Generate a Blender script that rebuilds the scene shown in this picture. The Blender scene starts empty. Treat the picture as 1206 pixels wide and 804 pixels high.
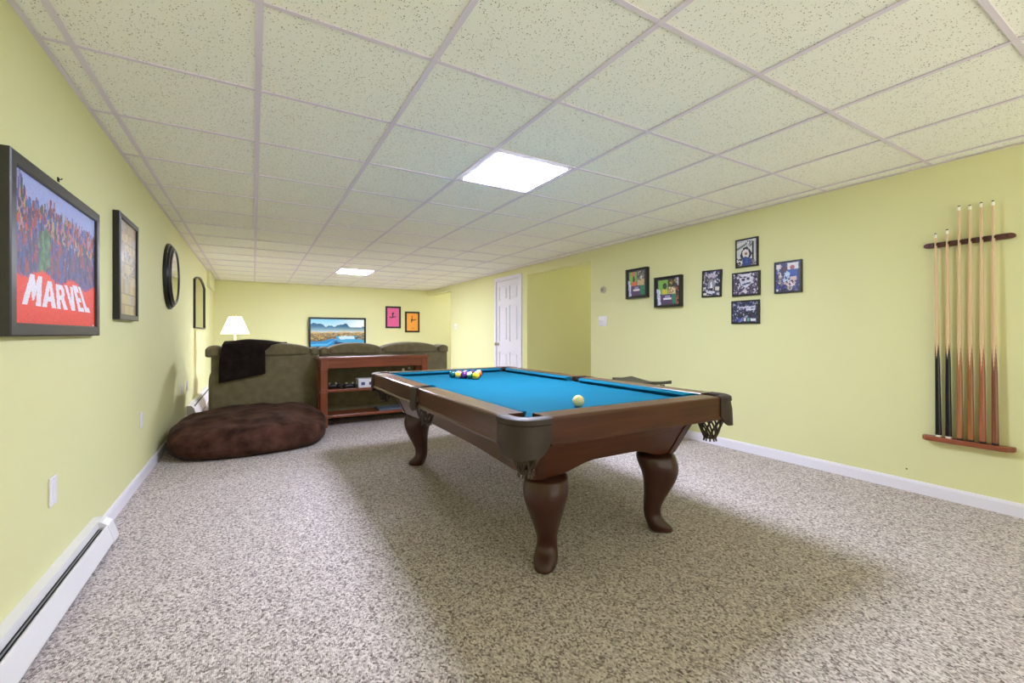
import bpy, bmesh, math, random
import numpy as np
from mathutils import Vector, Matrix, noise
random.seed(7)
PI = math.pi
scene = bpy.context.scene
COL = scene.collection

# ------------------------------------------------------------------ dimensions
XL, XR, YB, YF, H = -0.699, 3.816, 10.685, -2.4, 2.162
GX, GY, T = -0.593, 1.673, 0.6096          # ceiling grid origin and module
EYE = 1.06

# ------------------------------------------------------------------ materials
def lin(c):
    return tuple((v/12.92 if v <= .04045 else ((v+.055)/1.055)**2.4) for v in [x/255 for x in c])

MATS = {}
def mat(name, rgb, rough=.5, metal=0, spec=.5, coat=0, coat_rough=.05, sheen=0, **kw):
    """plain principled material with optional procedural variation
    var=(scale, amount) mottles the colour; bump=(scale, strength, distance); grain = wood grain axis"""
    if name in MATS: return MATS[name]
    m = bpy.data.materials.new(name); m.use_nodes = True
    nt = m.node_tree; b = nt.nodes['Principled BSDF']
    c = lin(rgb)
    b.inputs['Base Color'].default_value = (*c, 1)
    b.inputs['Roughness'].default_value = rough
    b.inputs['Metallic'].default_value = metal
    b.inputs['Specular IOR Level'].default_value = spec
    b.inputs['Coat Weight'].default_value = coat
    b.inputs['Coat Roughness'].default_value = coat_rough
    if sheen:
        b.inputs['Sheen Weight'].default_value = sheen
        b.inputs['Sheen Roughness'].default_value = .4
    N, L = nt.nodes.new, nt.links.new
    tc = N('ShaderNodeTexCoord')
    if 'grain' in kw or 'var' in kw:
        mp = N('ShaderNodeMapping')
        L(tc.outputs['Object'], mp.inputs['Vector'])
        nz = N('ShaderNodeTexNoise'); L(mp.outputs[0], nz.inputs['Vector'])
        if 'grain' in kw:
            ax = kw['grain']; s = [34, 34, 34]; s['xyz'.index(ax)] = 2.2
            mp.inputs['Scale'].default_value = s
            nz.inputs['Scale'].default_value = 1; nz.inputs['Detail'].default_value = 6
            nz.inputs['Distortion'].default_value = .6
            amt = kw.get('amt', .35)
        else:
            nz.inputs['Scale'].default_value = kw['var'][0]; nz.inputs['Detail'].default_value = 5
            amt = kw['var'][1]
        r = N('ShaderNodeValToRGB')
        r.color_ramp.elements[0].position = .3; r.color_ramp.elements[1].position = .7
        c2 = kw.get('rgb2')
        lo = lin(c2) if c2 else tuple(v*(1-amt) for v in c)
        hi = c if c2 else tuple(min(1, v*(1+amt)) for v in c)
        r.color_ramp.elements[0].color = (*lo, 1); r.color_ramp.elements[1].color = (*hi, 1)
        L(nz.outputs['Fac'], r.inputs[0]); L(r.outputs[0], b.inputs['Base Color'])
    if 'bump' in kw:
        sc, st, di = kw['bump']
        n2 = N('ShaderNodeTexNoise'); n2.inputs['Scale'].default_value = sc; n2.inputs['Detail'].default_value = 3
        L(tc.outputs['Object'], n2.inputs['Vector'])
        bp = N('ShaderNodeBump'); bp.inputs['Strength'].default_value = st; bp.inputs['Distance'].default_value = di
        L(n2.outputs['Fac'], bp.inputs['Height']); L(bp.outputs[0], b.inputs['Normal'])
    MATS[name] = m
    return m

def emit_mat(name, rgb, strength, base=(240, 240, 240)):
    m = mat(name, base, .4)
    b = m.node_tree.nodes['Principled BSDF']
    b.inputs['Emission Color'].default_value = (*lin(rgb), 1)
    b.inputs['Emission Strength'].default_value = strength
    return m

def print_mat(name, emission=0, coat=.0, rough=.35):
    """colours come from the painted print's own colour attribute"""
    m = mat(name, (200, 200, 200), rough, coat=coat)
    nt = m.node_tree; b = nt.nodes['Principled BSDF']
    a = nt.nodes.new('ShaderNodeVertexColor'); a.layer_name = 'print'
    nt.links.new(a.outputs['Color'], b.inputs['Base Color'])
    if emission:
        nt.links.new(a.outputs['Color'], b.inputs['Emission Color'])
        b.inputs['Emission Strength'].default_value = emission
        dark = nt.nodes.new('ShaderNodeRGB'); dark.outputs[0].default_value = (.01, .01, .01, 1)
        nt.links.new(dark.outputs[0], b.inputs['Base Color'])
    return m

def wall_paint():
    m = mat('yellow wall paint', (220, 219, 166), .62, spec=.3, var=(1.3, .012), bump=(160, .06, .002))
    return m

def carpet():
    m = bpy.data.materials.new('berber carpet'); m.use_nodes = True
    nt = m.node_tree; b = nt.nodes['Principled BSDF']; N, L = nt.nodes.new, nt.links.new
    b.inputs['Roughness'].default_value = .95; b.inputs['Specular IOR Level'].default_value = .1
    tc = N('ShaderNodeTexCoord')
    mp = N('ShaderNodeMapping'); mp.inputs['Scale'].default_value = (1, .75, 1)
    L(tc.outputs['Object'], mp.inputs['Vector'])
    v = N('ShaderNodeTexVoronoi'); v.inputs['Scale'].default_value = 165; v.inputs['Randomness'].default_value = .75
    L(mp.outputs[0], v.inputs['Vector'])
    sep = N('ShaderNodeSeparateColor'); L(v.outputs['Color'], sep.inputs[0])
    nz = N('ShaderNodeTexNoise'); nz.inputs['Scale'].default_value = 55; nz.inputs['Detail'].default_value = 2
    L(mp.outputs[0], nz.inputs['Vector'])
    ad = N('ShaderNodeMath'); ad.operation = 'MULTIPLY_ADD'; ad.inputs[1].default_value = .75; 
    L(sep.outputs[0], ad.inputs[0])
    sc = N('ShaderNodeMath'); sc.operation = 'MULTIPLY'; sc.inputs[1].default_value = .35
    L(nz.outputs['Fac'], sc.inputs[0]); L(sc.outputs[0], ad.inputs[2])
    r = N('ShaderNodeValToRGB'); e = r.color_ramp.elements
    e[0].position = .12; e[0].color = (*lin((97, 85, 82)), 1)
    e[1].position = .9; e[1].color = (*lin((224, 215, 212)), 1)
    x = e.new(.45); x.color = (*lin((178, 167, 165)), 1)
    L(ad.outputs[0], r.inputs[0]); L(r.outputs[0], b.inputs['Base Color'])
    bp = N('ShaderNodeBump'); bp.inputs['Strength'].default_value = .8; bp.inputs['Distance'].default_value = .004
    inv = N('ShaderNodeMath'); inv.operation = 'SUBTRACT'; inv.inputs[0].default_value = 1
    L(v.outputs['Distance'], inv.inputs[1]); L(inv.outputs[0], bp.inputs['Height'])
    L(bp.outputs[0], b.inputs['Normal'])
    return m

def ceiling_tile():
    m = bpy.data.materials.new('fissured ceiling tile'); m.use_nodes = True
    nt = m.node_tree; b = nt.nodes['Principled BSDF']; N, L = nt.nodes.new, nt.links.new
    b.inputs['Roughness'].default_value = .9; b.inputs['Specular IOR Level'].default_value = .15
    tc = N('ShaderNodeTexCoord')
    # distort the lookup so that the pits become short worm-like fissures
    n0 = N('ShaderNodeTexNoise'); n0.inputs['Scale'].default_value = 60; n0.inputs['Detail'].default_value = 2
    L(tc.outputs['Object'], n0.inputs['Vector'])
    mx = N('ShaderNodeMix'); mx.data_type = 'VECTOR'; mx.inputs[0].default_value = .012
    L(tc.outputs['Object'], mx.inputs[4]); L(n0.outputs['Color'], mx.inputs[5])
    v = N('ShaderNodeTexVoronoi'); v.inputs['Scale'].default_value = 125; v.inputs['Randomness'].default_value = 1
    L(mx.outputs[1], v.inputs['Vector'])
    sep = N('ShaderNodeSeparateColor'); L(v.outputs['Color'], sep.inputs[0])
    # pit radius differs from cell to cell
    rad = N('ShaderNodeMapRange'); rad.inputs[1].default_value = .05; rad.inputs[2].default_value = 1
    rad.inputs[3].default_value = 0; rad.inputs[4].default_value = .32
    L(sep.outputs[1], rad.inputs[0])
    lt = N('ShaderNodeMath'); lt.operation = 'LESS_THAN'
    L(v.outputs['Distance'], lt.inputs[0]); L(rad.outputs[0], lt.inputs[1])
    mixc = N('ShaderNodeMix'); mixc.data_type = 'RGBA'
    mixc.inputs[6].default_value = (*lin((250, 250, 242)), 1)
    mixc.inputs[7].default_value = (*lin((128, 126, 108)), 1)
    L(lt.outputs[0], mixc.inputs[0]); L(mixc.outputs[2], b.inputs['Base Color'])
    bp = N('ShaderNodeBump'); bp.inputs['Strength'].default_value = .4; bp.inputs['Distance'].default_value = -.003
    L(lt.outputs[0], bp.inputs['Height']); L(bp.outputs[0], b.inputs['Normal'])
    return m

M = dict(
    wall=wall_paint(), carpet=carpet(), tile=ceiling_tile(),
    grid=mat('white enamelled grid', (230, 220, 236), .45),
    trim=mat('white gloss trim paint', (230, 227, 238), .35),
    door=mat('white door paint', (228, 225, 232), .4),
    plate=mat('white switch plastic', (236, 233, 240), .3),
    slot=mat('dark slot', (24, 22, 22), .6),
    heater=mat('white enamelled steel', (226, 224, 228), .3),
    heater_in=mat('dark heater inside', (18, 18, 20), .6),
    fin=mat('grey damper steel', (150, 150, 152), .4, metal=.4),
    black=mat('black frame lacquer', (22, 20, 20), .35),
    blackwood=mat('dark charcoal frame', (46, 43, 42), .4, var=(40, .12)),
    glass=mat('mirror silver', (226, 228, 226), .015, metal=1),
    brass=mat('brushed nickel', (170, 160, 140), .3, metal=1),
    cherry=mat('cherry wood', (122, 57, 28), .32, grain='x', amt=.22, coat=.08),
    cherry_z=mat('cherry wood upright', (122, 57, 28), .32, grain='z', amt=.22, coat=.08),
    cherry_y=mat('cherry wood sideways', (112, 56, 34), .32, grain='y', amt=.22, coat=.2),
    rackdark=mat('dark reddish rack wood', (84, 44, 34), .35, grain='y', amt=.3),
    rackbase=mat('reddish brown rack wood', (138, 74, 46), .35, grain='y', amt=.2),
    maple=mat('maple shaft', (214, 184, 142), .3, grain='z', amt=.02),
    buttblack=mat('black cue butt', (20, 20, 22), .25),
    ferrule=mat('white ferrule', (240, 236, 226), .3),
    tip=mat('blue grey cue tip', (70, 66, 62), .8),
    rubber=mat('dark rubber', (36, 28, 26), .7),
    felt=mat('blue billiard cloth', (11, 91, 115), .9, spec=.08, sheen=.0, var=(3, .05), bump=(900, .1, .001)),
    walnut_y=mat('dark walnut lengthwise', (76, 43, 30), .3, grain='y', amt=.3, coat=.3, coat_rough=.15),
    walnut_x=mat('dark walnut crosswise', (74, 38, 22), .3, grain='x', amt=.3, spec=.35, coat=.08, coat_rough=.2),
    walnut_z=mat('dark walnut turned', (62, 32, 24), .3, grain='z', amt=.14, spec=.4, coat=.15),
    leather=mat('dark brown leather', (54, 42, 39), .5, spec=.35, var=(30, .12), bump=(260, .2, .001)),
    net=mat('braided brown leather cord', (58, 44, 34), .55),
    pocket=mat('black pocket lining', (14, 12, 12), .8),
    sofa=mat('olive brown corduroy', (118, 109, 84), .95, spec=.1, sheen=.3, var=(14, .14), bump=(240, .3, .002)),
    sofaseam=mat('dark seam piping', (58, 52, 38), .95),
    throw=mat('black plush throw', (36, 28, 27), .95, spec=.05, sheen=.05, var=(12, .3), bump=(300, .5, .003)),
    suede=mat('dark brown microsuede', (88, 60, 50), .9, spec=.05, sheen=.04, var=(9, .3), rgb2=(46, 29, 24), bump=(120, .15, .003)),
    shade=mat('white lamp shade', (250, 244, 232), .8),
    nickel=mat('white ceramic lamp stem', (226, 216, 204), .2),
    tvblack=mat('black tv plastic', (14, 14, 16), .25),
    stool=mat('black stool lacquer', (34, 30, 30), .3),
    seatpad=mat('grey black seat top', (58, 56, 52), .45),
    whitebox=mat('white plastic case', (222, 222, 236), .4),
    bluedot=mat('blue printed square', (52, 62, 120), .5),
    blackplastic=mat('black plastic', (20, 20, 22), .4),
    greyblue=mat('blue grey plastic', (88, 96, 112), .4),
    pale=mat('pale ivory plastic', (228, 216, 190), .4),
    gold=mat('brass harp', (186, 160, 110), .3, metal=1),
    hole=mat('dark nail', (60, 54, 40), .5),
)
M['print'] = print_mat('glossy printed paper', coat=.35, rough=.3)
M['poster'] = print_mat('glazed poster paper', coat=0, rough=.5)
M['screen'] = print_mat('lit tv picture', emission=1.0, rough=.2)
M['panel'] = emit_mat('lit led panel', (224, 230, 255), 114)
M['nook_fill'] = emit_mat('added nook fill panel', (240, 238, 250), 17)  # emission for the fill panel added in the nook
M['panelfar'] = emit_mat('brighter lit led panel', (226, 231, 255), 200)

# lamp shade lets its bulb glow through
_m = M['shade']; _b = _m.node_tree.nodes['Principled BSDF']
_b.inputs['Emission Color'].default_value = (1, .93, .82, 1); _b.inputs['Emission Strength'].default_value = 1.6

# ------------------------------------------------------------------ mesh helpers
def new(): return bmesh.new()

def box(bm, x0, x1, y0, y1, z0, z1, bev=0, seg=2, f=None):
    pts = [(x, y, z) for x in (x0, x1) for y in (y0, y1) for z in (z0, z1)]
    vs = [bm.verts.new(p) for p in pts]
    fs = [bm.faces.new([vs[i] for i in q]) for q in
          ((0, 1, 3, 2), (4, 6, 7, 5), (0, 4, 5, 1), (2, 3, 7, 6), (0, 2, 6, 4), (1, 5, 7, 3))]
    if bev:
        es = list({e for fc in fs for e in fc.edges})
        r = bmesh.ops.bevel(bm, geom=es, offset=bev, segments=seg, profile=.5, affect='EDGES')
        vs = list({v for fc in r['faces'] for v in fc.verts} | {v for v in vs if v.is_valid})
    if f:
        for v in vs: v.co = Vector(f(*v.co))
    return vs

def loft(bm, rings, cap=True, closed=True, loop=False):
    vr = [[bm.verts.new(p) for p in r] for r in rings]
    n = len(vr[0])
    pairs = list(zip(vr, vr[1:])) + ([(vr[-1], vr[0])] if loop else [])
    for a, b in pairs:
        for i in range(n if closed else n-1):
            j = (i+1) % n
            bm.faces.new((a[i], a[j], b[j], b[i]))
    if cap and closed and not loop:
        bm.faces.new(vr[0][::-1]); bm.faces.new(vr[-1])
    return [v for r in vr for v in r]

def lathe(bm, prof, c=(0, 0, 0), n=24, axis='z'):
    rings = []
    for r, h in prof:
        ring = []
        for k in range(n):
            a = 2*PI*k/n
            p = (r*math.cos(a), r*math.sin(a), h)
            if axis == 'x': p = (h, p[0], p[1])
            if axis == 'y': p = (p[0], h, p[1])
            ring.append((c[0]+p[0], c[1]+p[1], c[2]+p[2]))
        rings.append(ring)
    return loft(bm, rings)

def tube(bm, pts, r, n=8, loop=False):
    pts = [Vector(p) for p in pts]; rings = []
    for i, p in enumerate(pts):
        a = pts[(i-1) % len(pts)] if (loop or i) else p
        b = pts[(i+1) % len(pts)] if (loop or i < len(pts)-1) else p
        d = (b-a).normalized()
        u = d.cross(Vector((0, 0, 1)))
        if u.length < 1e-3: u = d.cross(Vector((0, 1, 0)))
        u.normalize(); w = d.cross(u)
        rr = r[i] if isinstance(r, (list, tuple)) else r
        rings.append([p+u*rr*math.cos(2*PI*k/n)+w*rr*math.sin(2*PI*k/n) for k in range(n)])
    return loft(bm, rings, loop=loop)

def prism(bm, poly, h0, h1, f):
    """polygon in (a, b) extruded along c from h0 to h1; f(a, b, c) maps to the room"""
    A = [bm.verts.new(f(a, b, h0)) for a, b in poly]
    B = [bm.verts.new(f(a, b, h1)) for a, b in poly]
    n = len(poly)
    bm.faces.new(A[::-1]); bm.faces.new(B)
    for i in range(n):
        j = (i+1) % n
        bm.faces.new((A[i], A[j], B[j], B[i]))

def pillow(bm, x0, x1, y0, y1, z0, z1, e=4, n=10, f=None):
    """superellipsoid cushion filling the given box"""
    c = Vector(((x0+x1)/2, (y0+y1)/2, (z0+z1)/2)); h = Vector(((x1-x0)/2, (y1-y0)/2, (z1-z0)/2))
    tmp = bmesh.new(); bmesh.ops.create_cube(tmp, size=2)
    bmesh.ops.subdivide_edges(tmp, edges=tmp.edges[:], cuts=n, use_grid_fill=True)
    mp = {}
    for v in tmp.verts:
        p = v.co
        s = (abs(p.x)**e+abs(p.y)**e+abs(p.z)**e)**(1/e)
        q = p/s
        w = Vector((c.x+q.x*h.x, c.y+q.y*h.y, c.z+q.z*h.z))
        if f: w = Vector(f(w, q))
        mp[v] = bm.verts.new(w)
    for fc in tmp.faces: bm.faces.new([mp[v] for v in fc.verts])
    tmp.free()

def ball(bm, c, r, n=16):
    bmesh.ops.create_uvsphere(bm, u_segments=n, v_segments=n//2+2, radius=r, matrix=Matrix.Translation(c))

def base_of(o):
    b = Vector((0, 0, 0))
    while o: b = b+o.location; o = o.parent
    return b

def obj(name, bm, m, parent=None, smooth=False, origin=None, angle=35):
    bmesh.ops.recalc_face_normals(bm, faces=bm.faces[:])
    o0 = Vector(origin) if origin else (base_of(parent) if parent else Vector((0, 0, 0)))
    if o0.length: bmesh.ops.translate(bm, verts=bm.verts[:], vec=-o0)
    me = bpy.data.meshes.new(name); bm.to_mesh(me); bm.free()
    o = bpy.data.objects.new(name, me); COL.objects.link(o)
    for k in (m if isinstance(m, (list, tuple)) else [m]): me.materials.append(k)
    if smooth:
        for p in me.polygons: p.use_smooth = True
        if angle:
            me.set_sharp_from_angle(angle=math.radians(angle))
    if parent: o.parent = parent
    else: o.location = o0
    return o

def tag(o, label, cat, group=None, kind=None):
    o['label'] = label; o['category'] = cat
    if group: o['group'] = group
    if kind: o['kind'] = kind
    return o

def thing(name, label, cat, loc, group=None):
    o = bpy.data.objects.new(name, None); COL.objects.link(o); o.location = loc
    o.empty_display_size = .1
    return tag(o, label, cat, group)

def struct(name, bm, m, parent=None, smooth=False):
    o = obj(name, bm, m, parent, smooth); 
    if not parent: o['kind'] = 'structure'
    return o

# frames of reference on the three walls: (u to the right, v up, n out of the wall)
def on_left(y0, x=XL):   return lambda u, v, n: (x+n, y0+u, v)
def on_right(y0, x=XR):  return lambda u, v, n: (x-n, y0-u, v)
def on_back(x0, y=YB):   return lambda u, v, n: (x0+u, y-n, v)

def fbox(bm, f, u0, u1, v0, v1, n0, n1, bev=0):
    return box(bm, u0, u1, v0, v1, n0, n1, bev, f=lambda a, b, c: f(a, b, c))

# ------------------------------------------------------------------ painted prints
class Art:
    """a small raster: u to the right and v up, both 0..1"""
    def __init__(s, nu, nv, rgb):
        s.nu, s.nv = nu, nv
        s.a = np.zeros((nv, nu, 3)); s.a[:] = rgb
        s.U, s.V = np.meshgrid((np.arange(nu)+.5)/nu, (np.arange(nv)+.5)/nv)
        s.rng = np.random.default_rng(nu*131+nv)
    def put(s, mask, rgb): s.a[mask] = rgb
    def rect(s, u0, v0, u1, v1, rgb):
        s.put((s.U >= u0) & (s.U <= u1) & (s.V >= v0) & (s.V <= v1), rgb)
    def ell(s, u, v, ru, rv, rgb):
        s.put(((s.U-u)/ru)**2+((s.V-v)/rv)**2 <= 1, rgb)
    def poly(s, pts, rgb):
        m = np.zeros(s.U.shape, bool); n = len(pts)
        for i in range(n):
            (x0, y0), (x1, y1) = pts[i], pts[(i+1) % n]
            if y0 == y1: continue
            c = ((y0 > s.V) != (y1 > s.V)) & (s.U < (x1-x0)*(s.V-y0)/(y1-y0)+x0)
            m ^= c
        s.put(m, rgb)
    def speck(s, u0, v0, u1, v1, palette, n, ru, rv):
        for _ in range(n):
            u = s.rng.uniform(u0, u1); v = s.rng.uniform(v0, v1)
            k = s.rng.uniform(.5, 1.3)
            s.ell(u, v, ru*k, rv*k, palette[s.rng.integers(len(palette))])
    def jitter(s, a):
        s.a = np.clip(s.a+s.rng.normal(0, a, s.a.shape[:2]+(1,)), 0, 255)

def art_panel(name, art, f, u0, u1, v0, v1, n, m, parent):
    me = bpy.data.meshes.new(name)
    nu, nv = art.nu, art.nv
    base = base_of(parent)
    V = [tuple(Vector(f(u0+(u1-u0)*i/nu, v0+(v1-v0)*j/nv, n))-base) for j in range(nv+1) for i in range(nu+1)]
    F = [(j*(nu+1)+i, j*(nu+1)+i+1, (j+1)*(nu+1)+i+1, (j+1)*(nu+1)+i) for j in range(nv) for i in range(nu)]
    me.from_pydata(V, [], F)
    at = me.color_attributes.new('print', 'FLOAT_COLOR', 'CORNER')
    c = art.a.reshape(-1, 3)/255
    c = np.where(c <= .04045, c/12.92, ((c+.055)/1.055)**2.4)
    c = np.concatenate([c, np.ones((len(c), 1))], 1)
    at.data.foreach_set('color', np.repeat(c, 4, axis=0).astype(np.float32).ravel())
    me.materials.append(m); me.update()
    o = bpy.data.objects.new(name, me); COL.objects.link(o); o.parent = parent
    # thickness: paper on a backing board
    s = o.modifiers.new('backing', 'SOLIDIFY'); s.thickness = .003; s.offset = 0
    return o

def frame(bm, f, u0, u1, v0, v1, w, d, bev=.002):
    """four mitred bars round the rectangle, front at n = d"""
    o = [(u0, v0), (u1, v0), (u1, v1), (u0, v1)]
    i = [(u0+w, v0+w), (u1-w, v0+w), (u1-w, v1-w), (u0+w, v1-w)]
    rings = []
    for k in range(4):
        (a, b), (c, e) = o[k], i[k]
        rings.append([f(a, b, .0005), f(a, b, d-bev), f(a+(c-a)*.12, b+(e-b)*.12, d), f(c+(a-c)*.12, e+(b-e)*.12, d), f(c, e, d-bev), f(c, e, .0005)])
    loft(bm, rings, loop=True)

# ================================================================== THE ROOM
WT = .12
OP1, OP2, OPH = 4.429, 5.984, 2.02        # passage opening in the right wall
FO1, FOH = 9.178, 2.03                    # opening at the far right corner
DY0, DY1, DZ = 6.205, 7.02, 2.005         # door leaf

bm = new(); box(bm, XL-WT, 8.2, YF-WT, YB+WT, -.08, 0); struct('floor', bm, M['carpet'])
bm = new(); box(bm, XL-WT, XR+WT, YF-WT, YB+WT, H, H+.08); struct('ceiling', bm, M['tile'])
bm = new(); box(bm, XL-WT, XL, YF-WT, YB+WT, 0, H); struct('wall_left', bm, M['wall'])
bm = new(); box(bm, XL, 6.3, YB, YB+WT, 0, H+.14); struct('wall_back', bm, M['wall'])
bm = new()
box(bm, XR, XR+WT, YF, OP1, 0, H)
box(bm, XR, XR+WT, OP1, OP2, OPH, H)
box(bm, XR, XR+WT, OP2, DY0, 0, H)
box(bm, XR, XR+WT, DY0, DY1, DZ, H)
box(bm, XR, XR+WT, DY1, FO1, 0, H)
box(bm, XR, XR+WT, FO1, YB, FOH, H)
struct('wall_right', bm, M['wall'])
# passage behind the opening
PZ = 2.225
bm = new()
box(bm, XR+WT, 7.0, OP2, OP2+.1, 0, PZ); box(bm, XR+WT, 7.0, OP1-.5, OP1-.4, 0, PZ) 
box(bm, XR+WT, XR+WT+.02, OP1-.4, OP1, H, PZ)
struct('wall_passage', bm, M['wall'])
bm = new(); box(bm, XR+WT, 7.0, OP1-.5, OP2+.1, PZ, PZ+.06); struct('ceiling_passage', bm, M['wall'])
# nook behind the far opening
bm = new()
box(bm, XR+WT, 6.2, FO1-.9, FO1-.8, 0, PZ)
struct('wall_nook', bm, M['wall'])
bm = new(); box(bm, XR+WT, 6.3, FO1-.9, YB, PZ, PZ+.06); struct('ceiling_nook', bm, M['wall'])
# boxed-out beam at the far left corner
bm = new(); box(bm, XL, XL+.05, 9.2, 10.2, 1.88, H, .004); struct('trim_2', bm, M['wall'])

# suspended ceiling grid
bm = new()
z0, z1, hw = H-.006, H-.0046, .012
lights = [(3, 1), (3, 10)]
for i in range(0, 8):
    x = GX+T*i
    if x < XR-.02: box(bm, x-hw, x+hw, YF, YB, z0, z1); box(bm, x-.003, x+.003, YF, YB, z1, H)
j = -7
while GY+T*j < YB:
    y = GY+T*j
    if y > YF+.02:
        for i in range(-1, 8):
            a = max(XL, GX+T*i+hw); b = min(XR, GX+T*(i+1)-hw)
            if b-a > .02: box(bm, a, b, y-hw*.8, y+hw*.8, z0+.0002, z1); box(bm, a, b, y-.003, y+.003, z1, H)
    j += 1
box(bm, XL, XL+.02, YF, YB, z0, z1); box(bm, XR-.02, XR, YF, YB, z0, z1)
box(bm, XL, XR, YB-.02, YB, z0, z1)
struct('trim_1', bm, M['grid'])

def ceiling_light(i, j, label, m, H=H):
    x, y = GX+T*(i+.5), GY+T*(j+.5)
    h = T/2-hw
    t = thing('ceiling_light', label, 'ceiling light', (x, y, H), 'led panels in the drop ceiling')
    bm = new(); frame(bm, lambda u, v, n: (x+u, y+v, H-n), -h, h, -h, h, .034, .0062); obj('frame', bm, M['grid'], t)
    bm = new(); box(bm, x-h+.033, x+h-.033, y-h+.033, y+h-.033, H-.010, H-.0005, .003); obj('diffuser', bm, m, t)
ceiling_light(3, 1, 'square white lit ceiling panel above the pool table', M['panel'])
ceiling_light(3, 10, 'small far lit ceiling panel near the back wall, above the sofa area', M['panelfar'])

ceiling_light(8.5, 12.9, 'added unseen fill panel over the nook at the far right corner', M['nook_fill'], PZ)  # added out of view to brighten the nook walls

# baseboards
def baseboard(name, segs):
    bm = new()
    for f, u0, u1 in segs:
        prism(bm, [(0, 0), (.014, 0), (.014, .066), (.009, .08), (0, .082)], u0, u1, f)
    struct(name, bm, M['trim'])
baseboard('baseboard_right', [(lambda a, b, c: (XR-a, c, b), YF, OP1), (lambda a, b, c: (XR-a, c, b), OP2, DY0-.07), (lambda a, b, c: (XR-a, c, b), DY1+.07, FO1)])
baseboard('baseboard_left', [(lambda a, b, c: (XL+a, c, b), 2.985, 6.54)])
baseboard('baseboard_back', [(lambda a, b, c: (c, YB-a, b), XL, 6.2)])

# ------------------------------------------------------------------ white six panel door
d = bpy.data.objects.new('door_1', None); COL.objects.link(d); d.location = (XR, (DY0+DY1)/2, 0); d['kind'] = 'structure'
d['label'] = 'white six panel door with white casing left of the passage opening'
f = on_right(DY1)                           # u = 0 at the knob side
W = DY1-DY0
bm = new()
fbox(bm, f, .003, W-.003, .012, DZ-.003, -.045, -.018)
cols = [(.085, W/2-.045), (W/2+.045, W-.085)]
rows = [(.21, .78), (.95, 1.5), (1.62, 1.88)]
rows = [(.2, .74), (.93, 1.56), (1.66, 1.9)]
# stiles and rails stand proud of the raised panels
ub = [.003, cols[0][0], cols[0][1], cols[1][0], cols[1][1], W-.003]
vb = [.012, rows[0][0], rows[0][1], rows[1][0], rows[1][1], rows[2][0], rows[2][1], DZ-.003]
for k in (0, 2, 4): fbox(bm, f, ub[k], ub[k+1], vb[0], vb[-1], -.02, -.006)
for k in (0, 2, 4, 6):
    for c in cols: fbox(bm, f, c[0], c[1], vb[k], vb[k+1], -.02, -.006)
for c in cols:
    for r in rows:
        fbox(bm, f, c[0]+.035, c[1]-.035, r[0]+.035, r[1]-.035, -.02, -.008, .004)
obj('leaf', bm, M['door'], d)
bm = new(); cw = .062
for a, b, c, e in ((-cw, 0, 0, DZ), (W, W+cw, 0, DZ), (-cw, W+cw, DZ, DZ+cw)):
    fbox(bm, f, a, b, c, e, 0, .016, .003)
fbox(bm, f, 0, .002, 0, DZ, -.05, 0); fbox(bm, f, W-.002, W, 0, DZ, -.05, 0)
obj('casing', bm, M['trim'], d)
bm = new(); ky, kz = DY1-.055, .878
lathe(bm, [(.0, -.006), (.03, -.006), (.03, 0), (.012, .004), (.01, .03), (.026, .038), (.03, .052), (.024, .066), (0, .07)], n=20)
for v in bm.verts: v.co = Vector((XR-v.co.z, ky+v.co.x, kz+v.co.y))
obj('knob', bm, M['brass'], d, True)
for hz in (.28, 1.035, 1.803):
    bm = new(); fbox(bm, f, W-.012, W+.006, hz-.05, hz+.05, -.006, .006, .002); obj('hinge', bm, M['brass'], d)

# ------------------------------------------------------------------ things on the walls
def plate(name, label, cat, f, loc, u, v, w, h, kind, group=None):
    t = thing(name, label, cat, loc, group)
    bm = new(); fbox(bm, f, u-w/2, u+w/2, v-h/2, v+h/2, .0005, .007, .003); obj('cover_plate', bm, M['plate'], t)
    if kind == 'outlet':
        bm = new(); fbox(bm, f, u-.0165, u+.0165, v-.033, v+.033, .006, .0085, .002); obj('insert', bm, M['plate'], t)
        for s in (-1, 1):
            bm = new(); lathe(bm, [(0, .0065), (.003, .0065), (.003, .0078), (0, .008)], n=10)
            for q in bm.verts: q.co = Vector(f(u+q.co.x, v+s*.048+q.co.y, q.co.z))
            obj('screw', bm, M['trim'], t)
    else:
        n = kind
        for k in range(n):
            uu = u+(k-(n-1)/2)*.046
            bm = new(); fbox(bm, f, uu-.006, uu+.006, v-.013, v+.013, .006, .009, .001)
            fbox(bm, f, uu-.004, uu+.004, v-.002, v+.01, .008, .017, .001); obj('toggle', bm, M['plate'], t)
f0 = on_left(0)
plate('wall_outlet', 'white wall plate low on the left wall above the near baseboard heater', 'outlet', f0, (XL, 2.455, .43), 2.455, .43, .075, .116, 'outlet', 'outlets on the left wall')
plate('wall_outlet', 'white wall plate on the left wall between heater and bean bag', 'outlet', f0, (XL, 4.06, .443), 4.06, .443, .075, .116, 'outlet', 'outlets on the left wall')
plate('wall_outlet', 'white wall plate nearer of the pair above the bean bag', 'outlet', f0, (XL, 6.1, .437), 6.1, .437, .075, .116, 'outlet', 'outlets on the left wall')
plate('wall_outlet', 'white wall plate farther of the pair above the bean bag, nearer the sofa', 'outlet', f0, (XL, 6.58, .43), 6.58, .43, .075, .116, 'outlet', 'outlets on the left wall')
fR = on_right(0)
plate('light_switch', 'white double light switch plate right of the passage opening', 'light switch', fR, (XR, 4.2, 1.225), -4.2, 1.225, .15, .125, 2)
plate('light_switch', 'white light switch plate left of the white door', 'light switch', fR, (XR, 8.89, 1.22), -8.89, 1.22, .12, .125, 2)
t = thing('smoke_sensor', 'small round grey wall sensor above the double light switch', 'sensor', (XR, 4.186, 1.62))
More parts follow.
